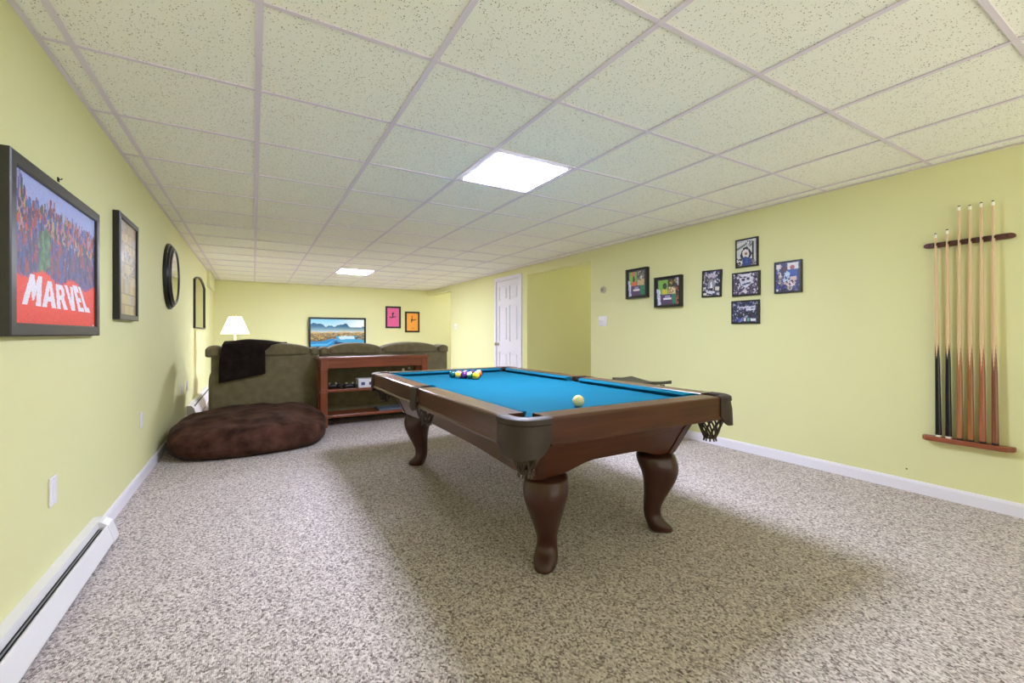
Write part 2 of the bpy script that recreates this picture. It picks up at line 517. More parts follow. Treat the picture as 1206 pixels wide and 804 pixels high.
bm = new(); lathe(bm, [(0, .0005), (.046, .0005), (.046, .014), (.04, .02), (0, .02)], n=28)
for v in bm.verts: v.co = Vector((XR-v.co.z, 4.186+v.co.x, 1.62+v.co.y))
obj('housing', bm, mat('grey beige plastic', (186, 180, 160), .4), t, True)
bm = new(); lathe(bm, [(.0, .0195), (.026, .0195), (.026, .026), (.02, .029), (0, .029)], n=24)
for v in bm.verts: v.co = Vector((XR-v.co.z, 4.186+v.co.x, 1.62+v.co.y))
obj('dial', bm, mat('dark grey dial', (138, 132, 118), .4), t, True)

bm = new(); lathe(bm, [(0, .0005), (.005, .0005), (.004, .005), (0, .006)], n=12)
for v in bm.verts: v.co = Vector((XR-v.co.z, 1.198+v.co.x, .146+v.co.y))
tag(obj('wall_screw', bm, M['hole'], origin=(XR, 1.198, .146)), 'tiny dark screw head low on the yellow wall left of the cue rack', 'screw')
bm = new(); fbox(bm, f0, 2.508, 2.524, 1.69, 1.708, .0005, .004, .001); tube(bm, [(XL+.003, 2.516, 1.702), (XL+.011, 2.516, 1.7), (XL+.014, 2.516, 1.706)], .002)
tag(obj('picture_hook', bm, M['slot'], origin=(XL, 2.516, 1.69)), 'small dark picture hook just above the red poster', 'hook')

# --- poster
PY0, PY1, PZ0, PZ1 = 2.015, 2.955, 1.052, 1.66
t = thing('poster', 'large framed comic poster with a crowd over red and white block letters', 'poster', (XL, (PY0+PY1)/2, PZ0))
f = on_left(0)
bm = new(); frame(bm, f, PY0, PY1, PZ0, PZ1, .045, .032, .003); obj('frame', bm, M['blackwood'], t)
a = Art(170, 112, (150, 158, 216))
rng = a.rng
a.a[:] = np.where(a.V[..., None] > .8, (160, 170, 224), (96, 84, 140))
pal = [(120, 60, 80), (84, 74, 150), (150, 70, 70), (60, 56, 110), (176, 120, 130), (110, 110, 170), (56, 84, 66), (196, 84, 74), (150, 140, 176), (70, 60, 76), (190, 150, 110), (60, 100, 170)]
# spires of figures against the sky
for k in range(90):
    u = rng.uniform(0, 1); top = .84+.13*math.exp(-((u-.05)/.07)**2)+.07*math.exp(-((u-.42)/.08)**2)+rng.uniform(-.08, .05)
    a.poly([(u-.022, .6), (u+.022, .6), (u+.004, top), (u-.006, top)], pal[rng.integers(len(pal))])
a.speck(0, .4, 1, .84, pal, 900, .012, .03)
a.speck(0, .36, 1, .6, [(70, 66, 120), (60, 56, 100), (96, 70, 110), (150, 70, 80), (84, 84, 150)], 420, .012, .045)
a.poly([(.22, .34), (.30, .34), (.34, .52), (.38, .66), (.30, .7), (.26, .52)], (84, 122, 92))
a.speck(.24, .36, .36, .66, [(70, 106, 80), (100, 138, 106), (60, 90, 70)], 40, .012, .03)
# red ground
for k in range(a.nu):
    u = (k+.5)/a.nu
    lim = .36-.03*math.sin(u*17)-.03*rng.uniform(0, 1)
    a.a[:, k][a.V[:, k] < lim] = (232, 70, 56)
# white letters, standing on one line and leaning back to a narrower top
def LQ(u, v):    # 0..1 letter space -> poster space
    b0, b1, t0, t1 = .075, .925, .135, .80
    return ((b0+(b1-b0)*u)*(1-v)+(t0+(t1-t0)*u)*v, .125+.195*v)
def letter(pts): a.poly([LQ(*p) for p in pts], (232, 226, 240))
letter([(0, 0), (.055, 0), (.075, .55), (.10, .2), (.125, .2), (.145, .55), (.155, 0), (.215, 0), (.2, 1.1), (.14, 1.1), (.113, .7), (.085, 1.1), (.02, 1.1)])
letter([(.23, 0), (.29, 0), (.3, .22), (.345, .22), (.355, 0), (.415, 0), (.36, 1), (.29, 1)])
a.poly([LQ(.307, .4), LQ(.34, .4), LQ(.325, .78)], (232, 70, 56))
letter([(.43, 0), (.485, 0), (.485, .38), (.5, .38), (.53, 0), (.59, 0), (.555, .45), (.575, .62), (.575, .82), (.55, .96), (.43, .96)])
a.poly([LQ(.485, .56), LQ(.52, .56), LQ(.52, .78), LQ(.485, .78)], (232, 70, 56))
letter([(.655, 0), (.715, 0), (.77, 1.0), (.71, 1.0), (.685, .4), (.655, 1.0), (.595, 1.0)])
letter([(.775, 0), (.885, 0), (.885, .2), (.83, .2), (.83, .4), (.875, .4), (.875, .6), (.83, .6), (.83, .84), (.88, .84), (.88, 1.08), (.775, 1.08)])
letter([(.9, 0), (1, 0), (1, .22), (.955, .22), (.955, 1.12), (.9, 1.12)])
a.rect(.965, .0, .99, .02, (220, 214, 214))
a.jitter(5)
art_panel('print', a, f, PY0+.045, PY1-.045, PZ0+.045, PZ1-.045, .02, M['poster'], t)

# --- tall narrow collage
t = thing('framed_picture', 'tall black framed beige collage on the left wall beside the poster', 'picture', (XL, 3.57, 1.15), )
bm = new(); frame(bm, f, 3.33, 3.81, 1.145, 1.775, .034, .034, .004); obj('frame', bm, M['black'], t)
a = Art(40, 60, (196, 176, 142))
pal = [(204, 186, 152), (186, 166, 140), (196, 176, 120), (176, 168, 166), (214, 196, 160), (170, 140, 110), (184, 178, 188)]
for k in range(9):
    v = k/9
    for q in range(6):
        u = q/6; a.rect(u, v, u+.17, v+.115, pal[a.rng.integers(len(pal))])
for k in range(10): a.rect(0, k/9-.006, 1, k/9+.006, (150, 132, 104))
a.speck(0, .38, 1, .7, [(160, 150, 160), (196, 186, 190), (140, 120, 100)], 90, .03, .02)
a.speck(0, .7, 1, 1, [(206, 170, 130), (196, 160, 120), (180, 160, 140)], 60, .04, .02)
a.jitter(4)
art_panel('print', a, f, 3.364, 3.776, 1.179, 1.741, .022, M['print'], t)

# --- round mirror
MY, MZ, MR = 5.24, 1.605, .31
t = thing('round_mirror', 'round wall mirror with thick stepped black frame', 'mirror', (XL, MY, MZ-MR))
bm = new()
prof = [(.238, .03), (.238, .052), (.244, .058), (.256, .06), (.266, .054), (.27, .046), (.284, .044), (.29, .036), (.294, .026), (.306, .024), (.31, .018), (.31, .0005), (.23, .0005)]
rings = []
for k in range(64):
    an = 2*PI*k/64
    rings.append([(XL+h, MY+r*math.cos(an), MZ+r*math.sin(an)) for r, h in prof])
loft(bm, rings, loop=True); obj('frame', bm, M['black'], t, True, angle=30)
bm = new(); lathe(bm, [(0, .03), (.2385, .03), (.2385, .05), (.23, .0505), (0, .0505)], n=64)
for v in bm.verts: v.co = Vector((XL+v.co.z, MY+v.co.x, MZ+v.co.y))
obj('mirror_glass', bm, M['glass'], t)

# --- wide arched mirror farther along
t = thing('arched_mirror', 'wide thin black framed mirror with arched top beyond the round mirror', 'mirror', (XL, 7.9, 1.14))
def arch(ins, n=14):
    y0, y1, z0 = 7.22+ins, 8.62-ins, 1.14+ins
    P = [(y0, z0), (y1, z0)]
    for k in range(n+1):
        s = 1-2*k/n
        P.append(((y0+y1)/2+s*(y1-y0)/2, 1.80-ins+.09*(1-s*s)))
    return P
bm = new(); o, i = arch(0), arch(.018)
loft(bm, [[(XL+.0005, *p), (XL+.028, *p), (XL+.028, *q), (XL+.0005, *q)] for p, q in zip(o, i)], loop=True)
obj('frame', bm, M['black'], t)
bm = new(); prism(bm, arch(.016), .004, .012, lambda a, b, c: (XL+c, a, b)); obj('mirror_glass', bm, M['glass'], t)

# --- baseboard heaters
def heater(label, y0, y1, hh, capA, capB):
    s = hh/.135
    t = thing('baseboard_heater', label, 'heater', (XL, (y0+y1)/2, 0), 'baseboard heaters on the left wall')
    F = lambda a, b, c: (XL+a, c, b)
    bm = new()
    prism(bm, [(.0005, .014), (.006, .014), (.006, hh-.006), (.034, hh-.008), (.04, hh-.03*s), (.043, hh-.03*s), (.038, hh), (.0005, hh)], y0, y1, F)
    obj('back_plate', bm, M['heater'], t)
    bm = new(); prism(bm, [(.062, hh-.03*s), (.07, hh-.024*s), (.074, hh-.026*s), (.098, .03), (.096, .022), (.088, .022), (.091, .03), (.068, hh-.031*s)], y0, y1, F)
    obj('front_cover', bm, M['heater'], t)
    bm = new(); prism(bm, [(.046, hh-.034*s), (.0535, hh-.027*s), (.055, hh-.03*s), (.048, hh-.037*s)], y0, y1, F)
    obj('damper', bm, M['fin'], t)
    bm = new(); prism(bm, [(.007, .03), (.086, .03), (.066, hh-.045*s), (.007, hh-.02*s)], y0+.002, y1-.002, F)
    obj('heating_element', bm, M['heater_in'], t)
    for on, ya, yb in ((capA, y0-.11, y0+.01), (capB, y1-.01, y1+.08)):
        if on:
            bm = new(); prism(bm, [(.0005, .012), (.098, .012), (.1, .03), (.077, hh-.023*s), (.052, hh-.004), (.04, hh+.0015), (.0005, hh+.002)], ya, yb, F)
            o = obj('end_cap', bm, M['heater'], t)
            b = o.modifiers.new('soft', 'BEVEL'); b.width = .003; b.segments = 2
    for yy in list(np.arange(y0+.1, y1-.5, 1.2))+[y1-.06]:
        bm = new(); box(bm, XL+.012, XL+.084, yy, yy+.02, 0, .028); obj('foot_bracket', bm, M['heater_in'], t)
heater('long white baseboard heater along the near left wall under the poster', -1.6, 2.90, .133, False, True)
heater('white baseboard heater behind the bean bag beside the sofa', 6.66, 8.9, .19, True, False)

# --- photographs on the right wall
def photo(label, y0, y1, z0, z1, depth, w, art, tilt=0, shadowbox=False, group='black framed sports photos on the right wall'):
    """y0 is the left (far) edge seen from the room"""
    t = thing('framed_photo', label, 'framed photo', (XR, (y0+y1)/2, z0), group)
    uc, vc = -(y0+y1)/2, (z0+z1)/2
    ca, sa = math.cos(tilt), math.sin(tilt)
    def F(u, v, n):
        du, dv = u-uc, v-vc
        return (XR-n, -(uc+du*ca-dv*sa), vc+du*sa+dv*ca)
    u0, u1 = -y0, -y1
    bm = new(); frame(bm, F, u0, u1, z0, z1, w, depth); obj('frame', bm, M['black'], t)
    bm = new(); fbox(bm, F, u0+w*.6, u1-w*.6, z0+w*.6, z1-w*.6, .001, .006); obj('backing', bm, M['black'], t)
    art_panel('print', art, F, u0+w, u1-w, z0+w, z1-w, depth-.006 if not shadowbox else depth*.55, M['print'], t)

def collage(first):
    a = Art(40, 44, (60, 62, 74))
    a.rect(.08, .42, .5, .96, (120, 170, 76) if not first else (132, 178, 84))
    a.rect(.52, .5, .98, .98, (92, 92, 96) if first else (70, 66, 66))
    if first:
        a.ell(.3, .86, .13, .1, (196, 130, 90)); a.ell(.33, .66, .06, .13, (70, 76, 50)); a.rect(.2, .42, .5, .56, (214, 108, 80))
        a.rect(.52, .42, .9, .66, (196, 172, 130)); a.speck(.52, .62, .98, .95, [(60, 52, 60), (150, 140, 140), (90, 100, 90), (170, 160, 150)], 60, .04, .04)
        a.ell(.74, .72, .05, .07, (210, 206, 200))
    else:
        a.ell(.36, .72, .09, .12, (50, 66, 46)); a.rect(.25, .42, .5, .58, (178, 190, 66)); a.ell(.32, .52, .06, .1, (214, 180, 80))
        a.ell(.7, .84, .13, .13, (50, 46, 44)); a.speck(.58, .74, .84, .94, [(190, 160, 90), (120, 100, 60)], 16, .03, .03)
        a.rect(.52, .42, .82, .66, (206, 186, 140)); a.speck(.52, .44, .82, .66, [(220, 206, 170), (150, 120, 90)], 30, .03, .03)
        a.rect(.84, .04, 1, .68, (104, 50, 60)); a.speck(.84, .05, 1, .65, [(170, 90, 80), (80, 30, 44), (200, 150, 120), (60, 40, 50)], 34, .04, .04)
        a.speck(.84, .7, 1, .98, [(200, 200, 210), (120, 120, 130)], 10, .06, .06)
    a.rect(.15, .04, .84, .4, (84, 60, 104)); a.poly([(.7, .04), (.84 if not first else 1, .04), (.84 if not first else 1, .42), (.66, .4)], (44, 122, 92))
    a.rect(.3, .2, .64, .27, (226, 220, 232)); a.rect(.38, .28, .6, .36, (150, 140, 180))
    a.poly([(.06, .0), (.2, .02), (.12, .6), (.0, .64)], (204, 208, 232))
    a.speck(.06, .05, .16, .55, [(180, 186, 220), (222, 224, 240)], 18, .02, .05)
    a.jitter(6); return a
photo('black shadow box of sports cards, left and higher of the green pair', 3.76, 3.44, 1.472, 1.812, .05, .022, collage(True), shadowbox=True, group='shadow boxes on the right wall')
photo('black shadow box of sports cards, right and lower of the green pair', 3.335, 2.99, 1.346, 1.672, .05, .022, collage(False), shadowbox=True, group='shadow boxes on the right wall')

NAVY = [(30, 34, 66), (48, 52, 92), (206, 204, 216), (160, 156, 172), (40, 36, 50), (90, 86, 104), (70, 76, 130), (186, 176, 180)]
def celebration():
    a = Art(34, 44, (206, 206, 210))
    a.poly([(0, .62), (.45, .78), (.45, .86), (0, .72)], (110, 116, 116)); a.poly([(0, .9), (.6, 1), (0, 1)], (176, 178, 182))
    a.speck(.45, .7, .8, .95, [(120, 122, 130), (170, 170, 176), (60, 60, 70)], 30, .03, .03)
    a.rect(.78, .2, .87, .9, (40, 40, 54)); a.rect(.9, .2, .97, .9, (190, 190, 196))
    a.poly([(.16, .4), (.28, .62), (.36, .6), (.3, .42), (.36, .3), (.28, .26)], (44, 46, 60))
    a.poly([(.8, .44), (.66, .64), (.58, .6), (.66, .44), (.6, .3), (.7, .3)], (44, 46, 60))
    a.ell(.46, .66, .15, .07, (48, 48, 56)); a.ell(.46, .5, .17, .13, (226, 214, 214)); a.ell(.48, .46, .07, .06, (150, 100, 96))
    a.poly([(.24, 0), (.3, .3), (.44, .36), (.62, .3), (.78, .24), (.8, 0)], (52, 74, 136))
    a.poly([(.44, .08), (.5, .3), (.6, .1)], (70, 92, 176)); a.speck(0, 0, .28, .3, [(70, 60, 60), (190, 176, 150), (40, 40, 50), (226, 220, 220)], 26, .05, .05)
    a.speck(.78, 0, 1, .22, [(60, 50, 60), (120, 110, 120)], 14, .05, .04); a.jitter(6); return a
def trophy():
    a = Art(34, 42, (70, 70, 86)); a.speck(0, 0, 1, 1, NAVY, 190, .05, .045)
    a.ell(.5, .8, .22, .12, (186, 176, 200)); a.ell(.48, .68, .12, .08, (110, 90, 96)); a.ell(.5, .45, .2, .22, (140, 142, 162))
    a.poly([(.42, .3), (.56, .3), (.53, .58), (.46, .58)], (230, 228, 236)); a.rect(.38, .22, .58, .3, (36, 34, 46))
    a.ell(.5, .14, .24, .06, (206, 208, 226)); a.rect(.04, .02, .24, .12, (216, 210, 206)); a.rect(.74, .22, .96, .36, (220, 216, 210)); a.rect(.04, .28, .18, .36, (220, 216, 220))
    a.jitter(6); return a
def shield():
    a = Art(44, 34, (80, 72, 100)); a.speck(0, 0, 1, 1, [(60, 50, 84), (206, 200, 216), (100, 84, 110), (44, 40, 66), (180, 170, 190)], 230, .035, .045)
    a.rect(.3, .86, .68, .98, (214, 214, 226)); a.poly([(.24, .78), (.78, .82), (.74, .5), (.52, .3), (.32, .44)], (206, 206, 222))
    a.rect(.34, .64, .48, .76, (70, 60, 90)); a.rect(.54, .68, .66, .78, (70, 60, 90)); a.poly([(.38, .42), (.72, .5), (.7, .58), (.36, .5)], (60, 80, 120))
    a.ell(.5, .12, .06, .09, (214, 206, 214)); a.jitter(6); return a
def team():
    a = Art(44, 34, (52, 56, 84)); a.speck(0, 0, 1, 1, [(40, 44, 84), (70, 80, 140), (170, 172, 196), (36, 36, 54), (110, 114, 150)], 220, .03, .045)
    a.speck(.18, .56, .9, .78, [(206, 206, 224), (170, 172, 200), (60, 60, 96)], 60, .035, .04); a.rect(.3, .72, .88, .76, (200, 202, 220)); a.rect(.54, .58, .9, .66, (212, 212, 228))
    a.speck(.2, .26, .9, .5, [(30, 32, 44), (50, 50, 66), (70, 66, 80)], 70, .03, .06)
    for u in (.2, .33, .46, .6): a.rect(u, .06, u+.09, .2, [(120, 170, 160), (70, 80, 170), (120, 130, 210), (220, 214, 206)][int(u*7) % 4])
    a.rect(.72, .05, .94, .18, (222, 218, 224)); a.jitter(6); return a
def player():
    a = Art(38, 44, (50, 54, 110)); a.speck(0, 0, 1, 1, [(40, 44, 100), (64, 62, 120), (60, 80, 170), (44, 40, 60), (110, 106, 130)], 170, .05, .05)
    a.speck(.1, .3, .3, .9, [(150, 140, 140), (60, 56, 70), (200, 196, 206)], 26, .045, .045); a.rect(.02, .8, .2, .96, (214, 200, 216))
    a.rect(.5, .74, .94, .98, (212, 206, 214)); a.ell(.7, .82, .1, .08, (160, 90, 96)); a.rect(.52, .52, .9, .74, (44, 74, 156)); a.ell(.7, .62, .2, .14, (44, 80, 166))
    a.ell(.4, .76, .1, .12, (80, 56, 70)); a.poly([(.3, .34), (.56, .36), (.6, .62), (.48, .72), (.38, .6)], (178, 200, 232)); a.speck(.36, .4, .56, .64, [(70, 90, 140), (200, 214, 240)], 14, .03, .04)
    a.rect(.6, .36, .86, .5, (206, 180, 184)); a.speck(.3, .2, .8, .36, [(196, 170, 180), (60, 50, 84), (220, 210, 220)], 30, .04, .04)
    a.ell(.6, .12, .1, .09, (178, 172, 168)); a.ell(.6, .12, .05, .045, (120, 116, 116)); a.rect(.02, .02, .1, .08, (226, 220, 220)); a.jitter(6); return a
photo('black framed photo of a person in blue with raised arms, top of the cross', 2.412, 2.208, 1.66, 1.916, .022, .013, celebration())
photo('slightly tilted black framed grey sports collage, left of the cross', 2.76, 2.555, 1.417, 1.675, .022, .013, trophy(), tilt=-.03)
photo('black framed photo with pale shield shape, middle of the cross', 2.445, 2.19, 1.403, 1.617, .022, .013, shield())
photo('black framed dark blue team photo, bottom of the cross', 2.452, 2.195, 1.152, 1.362, .022, .013, team())
photo('black framed bright blue player photo, right of the cross', 2.066, 1.852, 1.4, 1.664, .022, .013, player())

# --- two small prints on the back wall
def silhouette(bg, flip):
    a = Art(30, 42, bg)
    ink = (60, 24, 40) if not flip else (70, 40, 12)
    if not flip:
        a.poly([(.38, .72), (.52, .76), (.5, .5), (.42, .46)], ink); a.poly([(.48, .54), (.76, .56), (.76, .52), (.46, .48)], ink)
        a.poly([(.42, .5), (.2, .54), (.16, .5), (.4, .44)], ink); a.poly([(.5, .7), (.6, .78), (.58, .72), (.5, .62)], ink); a.ell(.47, .72, .06, .04, ink)
    else:
        a.poly([(.42, .84), (.5, .86), (.5, .6), (.42, .58)], ink); a.poly([(.44, .64), (.84, .66), (.84, .62), (.44, .58)], ink)
        a.poly([(.42, .62), (.52, .58), (.42, .46), (.36, .48)], ink); a.ell(.4, .64, .05, .035, ink)
        a.rect(.42, .12, .62, .16, (190, 130, 60))
    a.jitter(5); return a
def backpic(label, x0, x1, z0, z1, a):
    t = thing('framed_print', label, 'framed print', ((x0+x1)/2, YB, z0), 'small framed prints on the back wall')
    f = on_back(0)
    bm = new(); frame(bm, f, x0, x1, z0, z1, .042, .022); obj('frame', bm, M['black'], t)
    art_panel('print', a, f, x0+.042, x1-.042, z0+.042, z1-.042, .014, M['print'], t)
backpic('black framed pink print with dark leaping figure on the back wall', 2.745, 3.118, 1.2, 1.735, silhouette((222, 92, 150), False))
backpic('black framed orange print with dark figure on the back wall', 3.225, 3.594, 1.1, 1.617, silhouette((238, 158, 62), True))

# --- television
t = thing('television', 'flat television showing a mountain lake, behind the sofa', 'television', (1.655, YB-.12, .74))
f = on_back(0, YB-.10)
TX0, TX1, TZ0, TZ1 = 1.04, 2.262, .735, 1.432
bm = new(); frame(bm, f, TX0, TX1, TZ0, TZ1, .042, .03, .004); fbox(bm, f, TX0+.01, TX1-.01, TZ0+.01, TZ1-.01, .0, .018); obj('bezel', bm, M['tvblack'], t)
bm = new(); fbox(bm, f, 1.4, 1.9, .85, 1.3, -.06, .0, .01); fbox(bm, f, 1.55, 1.75, .98, 1.18, -.0995, -.05); obj('wall_bracket', bm, M['tvblack'], t)
a = Art(110, 62, (230, 244, 250))
U, V = a.U, a.V
def grad(mask, c0, c1, v0, v1):
    k = np.clip((V-v0)/(v1-v0), 0, 1)[..., None]
    col = np.array(c0)*(1-k)+np.array(c1)*k
    a.a[mask] = col[mask]
grad(V > .5, (236, 244, 246), (120, 206, 244), .6, 1.05)
a.a = a.a*(1-np.clip((U-.4)/.5, 0, 1)[..., None]*.85)+255*np.clip((U-.4)/.5, 0, 1)[..., None]*.85
_nz = np.cumsum(np.random.default_rng(5).normal(0, .011, a.nu)); _nz -= np.linspace(_nz[0], _nz[-1], a.nu)
ridge = .81+_nz[None, :]+.05*np.sin(U*13+.5)+.05*np.exp(-((U-.38)/.09)**2)+.03*np.sin(U*41)-.17*np.clip(U-.5, 0, 1)-.02
grad((V < ridge) & (V > .4), (214, 226, 224), (22, 92, 140), .52, .78)
r2 = .745-.04*np.sin(U*9+1)-.12*np.clip(np.abs(U-.74)-.05, 0, 1)*2
grad((V < r2) & (V > .45) & (U > .5), (228, 226, 212), (70, 122, 144), .52, .72)
land = .535+.012*np.sin(U*23)
grad(V < land, (112, 92, 60), (226, 196, 140), .34, .54)
rg = a.rng
for k in range(420):
    u, v = rg.uniform(0, 1), rg.uniform(.24, .5)
    a.ell(u, v, .02, .012, [(170, 130, 70), (90, 92, 76), (206, 170, 100), (122, 104, 80), (150, 130, 104)][rg.integers(5)])
a.poly([(.46, .4), (.56, .36), (.8, .4), (.92, .3), (1, .2), (1, .02), (.6, .06), (.46, .2)], (70, 166, 214))
a.poly([(.5, .36), (.62, .4), (.8, .38), (.82, .28), (.54, .26)], (206, 232, 244))
a.poly([(0, .2), (.2, .2), (.4, .3), (.5, .24), (.44, .04), (.3, 0), (0, 0)], (40, 140, 206))
a.poly([(.0, .1), (.3, .12), (.44, .26), (.3, .04), (0, .04)], (84, 186, 236))
a.poly([(.84, .36), (1, .42), (1, .22), (.9, .28)], (116, 120, 106)); a.speck(.84, .26, 1, .4, [(90, 96, 90), (150, 140, 120)], 40, .02, .02)
a.poly([(.44, .2), (.6, .14), (.56, .08), (.42, .1)], (30, 76, 110))
a.jitter(4)
art_panel('screen', a, f, TX0+.042, TX1-.042, TZ0+.042, TZ1-.042, .021, M['screen'], t)

# ================================================================== CUE RACK AND CUES
t = thing('cue_rack', 'two piece reddish wooden cue rack on the right wall', 'cue rack', (XR, .905, .385))
def stadium(y0, y1, z, h, n=8):
    P = []
    for k in range(n+1):
        a = PI/2+PI*k/n; P.append((y0+h/2*1.6+math.cos(a)*h/2*1.6, z+math.sin(a)*h/2))
    for k in range(n+1):
        a = -PI/2+PI*k/n; P.append((y1-h/2*1.6+math.cos(a)*h/2*1.6, z+math.sin(a)*h/2))
    return P
cue_y = [(1.027, 1.044), (.98, .988), (.929, .933), (.881, .885), (.83, .837), (.778, .788)]
bm = new(); prism(bm, stadium(.7, 1.106, 1.634, .032), .0005, .024, lambda a, b, c: (XR-c, a, b))
ur = obj('upper_rail', bm, M['rackdark'], t)
bv = ur.modifiers.new('soft', 'BEVEL'); bv.width = .003; bv.segments = 2; bv.limit_method = 'ANGLE'
def zt(k, z):
    b, tp = cue_y[k]; return b+(tp-b)*(z-.41)/1.45
for k in range(6):
    bm = new(); yy = zt(k, 1.634)
    rings = []
    for q in range(13):
        an = math.radians(-230+280*q/12)+PI/2
        rings.append([(XR-.04+math.cos(an)*r*1.0, yy+math.sin(an)*r, 1.634+h) for r, h in ((.0085, -.008), (.0105, -.008), (.0105, .008), (.0085, .008))])
    loft(bm, rings); box(bm, XR-.031, XR-.022, yy-.004, yy+.004, 1.63, 1.638)
    obj('clip', bm, M['rubber'], t)
for yy in (.735, 1.075):
    bm = new(); lathe(bm, [(0, .022), (.005, .022), (.0045, .0255), (0, .0265)], n=10)
    for v in bm.verts: v.co = Vector((XR-v.co.z, yy+v.co.x, 1.634+v.co.y))
    obj('screw', bm, M['rubber'], ur)
# lower rail: a shelf with rounded ends standing out from the wall
bm = new()
prism(bm, [(p[0], .0005+max(0, p[1])) for p in [(.70, 0), (1.112, 0), (1.108, .03), (1.09, .052), (1.06, .06), (.75, .06), (.722, .052), (.704, .03)]], .372, .402, lambda a, b, c: (XR-b, a, c))
lr = obj('lower_rail', bm, M['rackbase'], t)
bv = lr.modifiers.new('soft', 'BEVEL'); bv.width = .005; bv.segments = 3; bv.limit_method = 'ANGLE'

def cue(k, label, buttmat, length, splice, extra=None):
    yb, yt = cue_y[k]; cx = XR-.036; z0 = .4025; SP_ = .1 if k < 2 else .155
    t = thing('cue_stick', label, 'cue', (cx, yb, z0), 'cue sticks in the wall rack')
    nseg = 48; L = length
    def R(s): return .0158-.0095*min(1, s/L)**.9
    def P(s, an, r): return (cx+r*math.cos(an), yb+(yt-yb)*s/1.45+r*math.sin(an), z0+s)
    hs = sorted(set([.012, .02, splice-.02, splice]+list(np.linspace(splice, splice+SP_+.01, 70))+list(np.linspace(splice+SP_+.01, L-.03, 10))))
    B, S = new(), new()
    for b2, isb in ((B, True), (S, False)):
        vv = {}
        for q in range(len(hs)-1):
            for i in range(nseg):
                am = 2*PI*(i+.5)/nseg
                ph = (am/(2*PI)*4+.05) % 1
                lim = splice+SP_*(1-abs(ph*2-1))
                mid = (hs[q]+hs[q+1])/2
                if (mid < lim) != isb: continue
                ids = [(q, i), (q, (i+1) % nseg), (q+1, (i+1) % nseg), (q+1, i)]
                for w in ids:
                    if w not in vv: vv[w] = b2.verts.new(P(hs[w[0]], 2*PI*w[1]/nseg, R(hs[w[0]])))
                b2.faces.new([vv[w] for w in ids])
    obj('butt', B, buttmat, t, True, angle=0); obj('shaft', S, M['maple'], t, True, angle=0)
    def ring(name, s0, s1, m, k0=1.0, k1=1.0):
        bm = new()
        loft(bm, [[P(s, 2*PI*i/nseg, R(s)*kk) for i in range(nseg)] for s, kk in ((s0, k0), (s1, k1))]); obj(name, bm, m, t, True)
    ring('bumper', 0, .012, M['ferrule'] if k < 2 else M['rubber'], .92, 1.01)
    ring('ferrule', L-.03, L-.007, M['ferrule'], 1.03, 1.03); ring('tip', L-.007, L, M['tip'], 1.03, .8)
rb = lambda n, c: mat(n, c, .3, grain='z', amt=.18, coat=.3)
cue(0, 'short cue stick with black butt, leftmost in the wall rack', M['buttblack'], 1.305, .5)
cue(1, 'short cue stick with black butt, second from left in the wall rack', M['buttblack'], 1.32, .5)
cue(2, 'tall cue with light brown butt, beside the black butted cues', rb('light brown butt', (158, 104, 62)), 1.455, .44)
cue(3, 'tall cue with grained golden brown butt, third from right', rb('golden brown butt', (150, 92, 46)), 1.448, .44)
cue(4, 'tall cue with plain orange brown butt, second from right', rb('orange brown butt', (160, 92, 58)), 1.452, .44)
cue(5, 'tall cue with dark red brown butt, rightmost in the wall rack', rb('dark red butt', (122, 68, 42)), 1.45, .44)

# ================================================================== POOL TABLE
CX, CY, HX, HY = 1.505, 2.555, .675, 1.188
ZR, ZF, ZC = .741, .628, .708              # rail top, fascia bottom, cloth
tbl = thing('pool_table', 'dark walnut pool table with blue cloth and curved legs', 'pool table', (CX, CY, 0))
PK = .152                                  # length of the corner leather along each side
# bed
bm = new()
bx, by, c = HX-.1, HY-.1, .075
poly = [(-bx+c, -by), (bx-c, -by), (bx, -by+c), (bx, -.05), (bx-.03, -.045), (bx-.03, .045), (bx, .05), (bx, by-c), (bx-c, by), (-bx+c, by), (-bx, by-c), (-bx, .05), (-bx+.03, .045), (-bx+.03, -.045), (-bx, -.05), (-bx, -by+c)]
prism(bm, poly, ZC-.03, ZC, lambda a, b, q: (CX+a, CY+b, q))
obj('playing_bed', bm, M['felt'], tbl)

def rail(p, q, out, lab, wm):
    """rail from p to q along the table edge; out = outward direction; both at the outer edge"""
    p, q, out = Vector(p), Vector(q), Vector(out)
    d = (q-p).normalized(); L = (q-p).length
    def F(s, i, z): # i = distance inward
        w = p+d*s-out*i; return (CX+w.x, CY+w.y, z)
    # wood: fascia + flat top
    prof = [(0.004, ZF+.018), (.0, ZF+.014), (-.004, ZF+.008), (-.002, ZF), (.03, ZF), (.03, ZC-.03), (.115, ZC-.0305), (.115, ZR-.003), (.112, ZR), (.012, ZR), (.004, ZR-.004), (.002, ZR-.012)]
    bm = new()
    k0, k1 = [.13 if m > .5 else 0 for m in lab]   # the inner edge runs on towards the pocket mouth
    loft(bm, [[F(-k0*max(0, i-.02), i, z) for i, z in prof], [F(L+k1*max(0, i-.02), i, z) for i, z in prof]])
    o = obj('rail', bm, wm, tbl)
    # cushion with mitred ends
    cp = [(.1152, ZR-.003), (.13, ZR-.0005), (.165, ZR-.008), (.168, ZR-.014), (.145, ZC+.001), (.1152, ZC+.001)]
    bm = new()
    m0 = lab[0]; m1 = lab[1]
    r0 = [F(m0*(i-.1152)+.004, i, z) for i, z in cp]; r1 = [F(L-m1*(i-.1152)-.004, i, z) for i, z in cp]
    loft(bm, [r0, r1]); obj('cushion', bm, M['felt'], o)
    return o
x, y = HX, HY
SP = .055
rail((-x+PK, -y), (x-PK, -y), (0, -1), (.9, .9), M['walnut_x'])
rail((-x+PK, y), (x-PK, y), (0, 1), (.9, .9), M['walnut_x'])
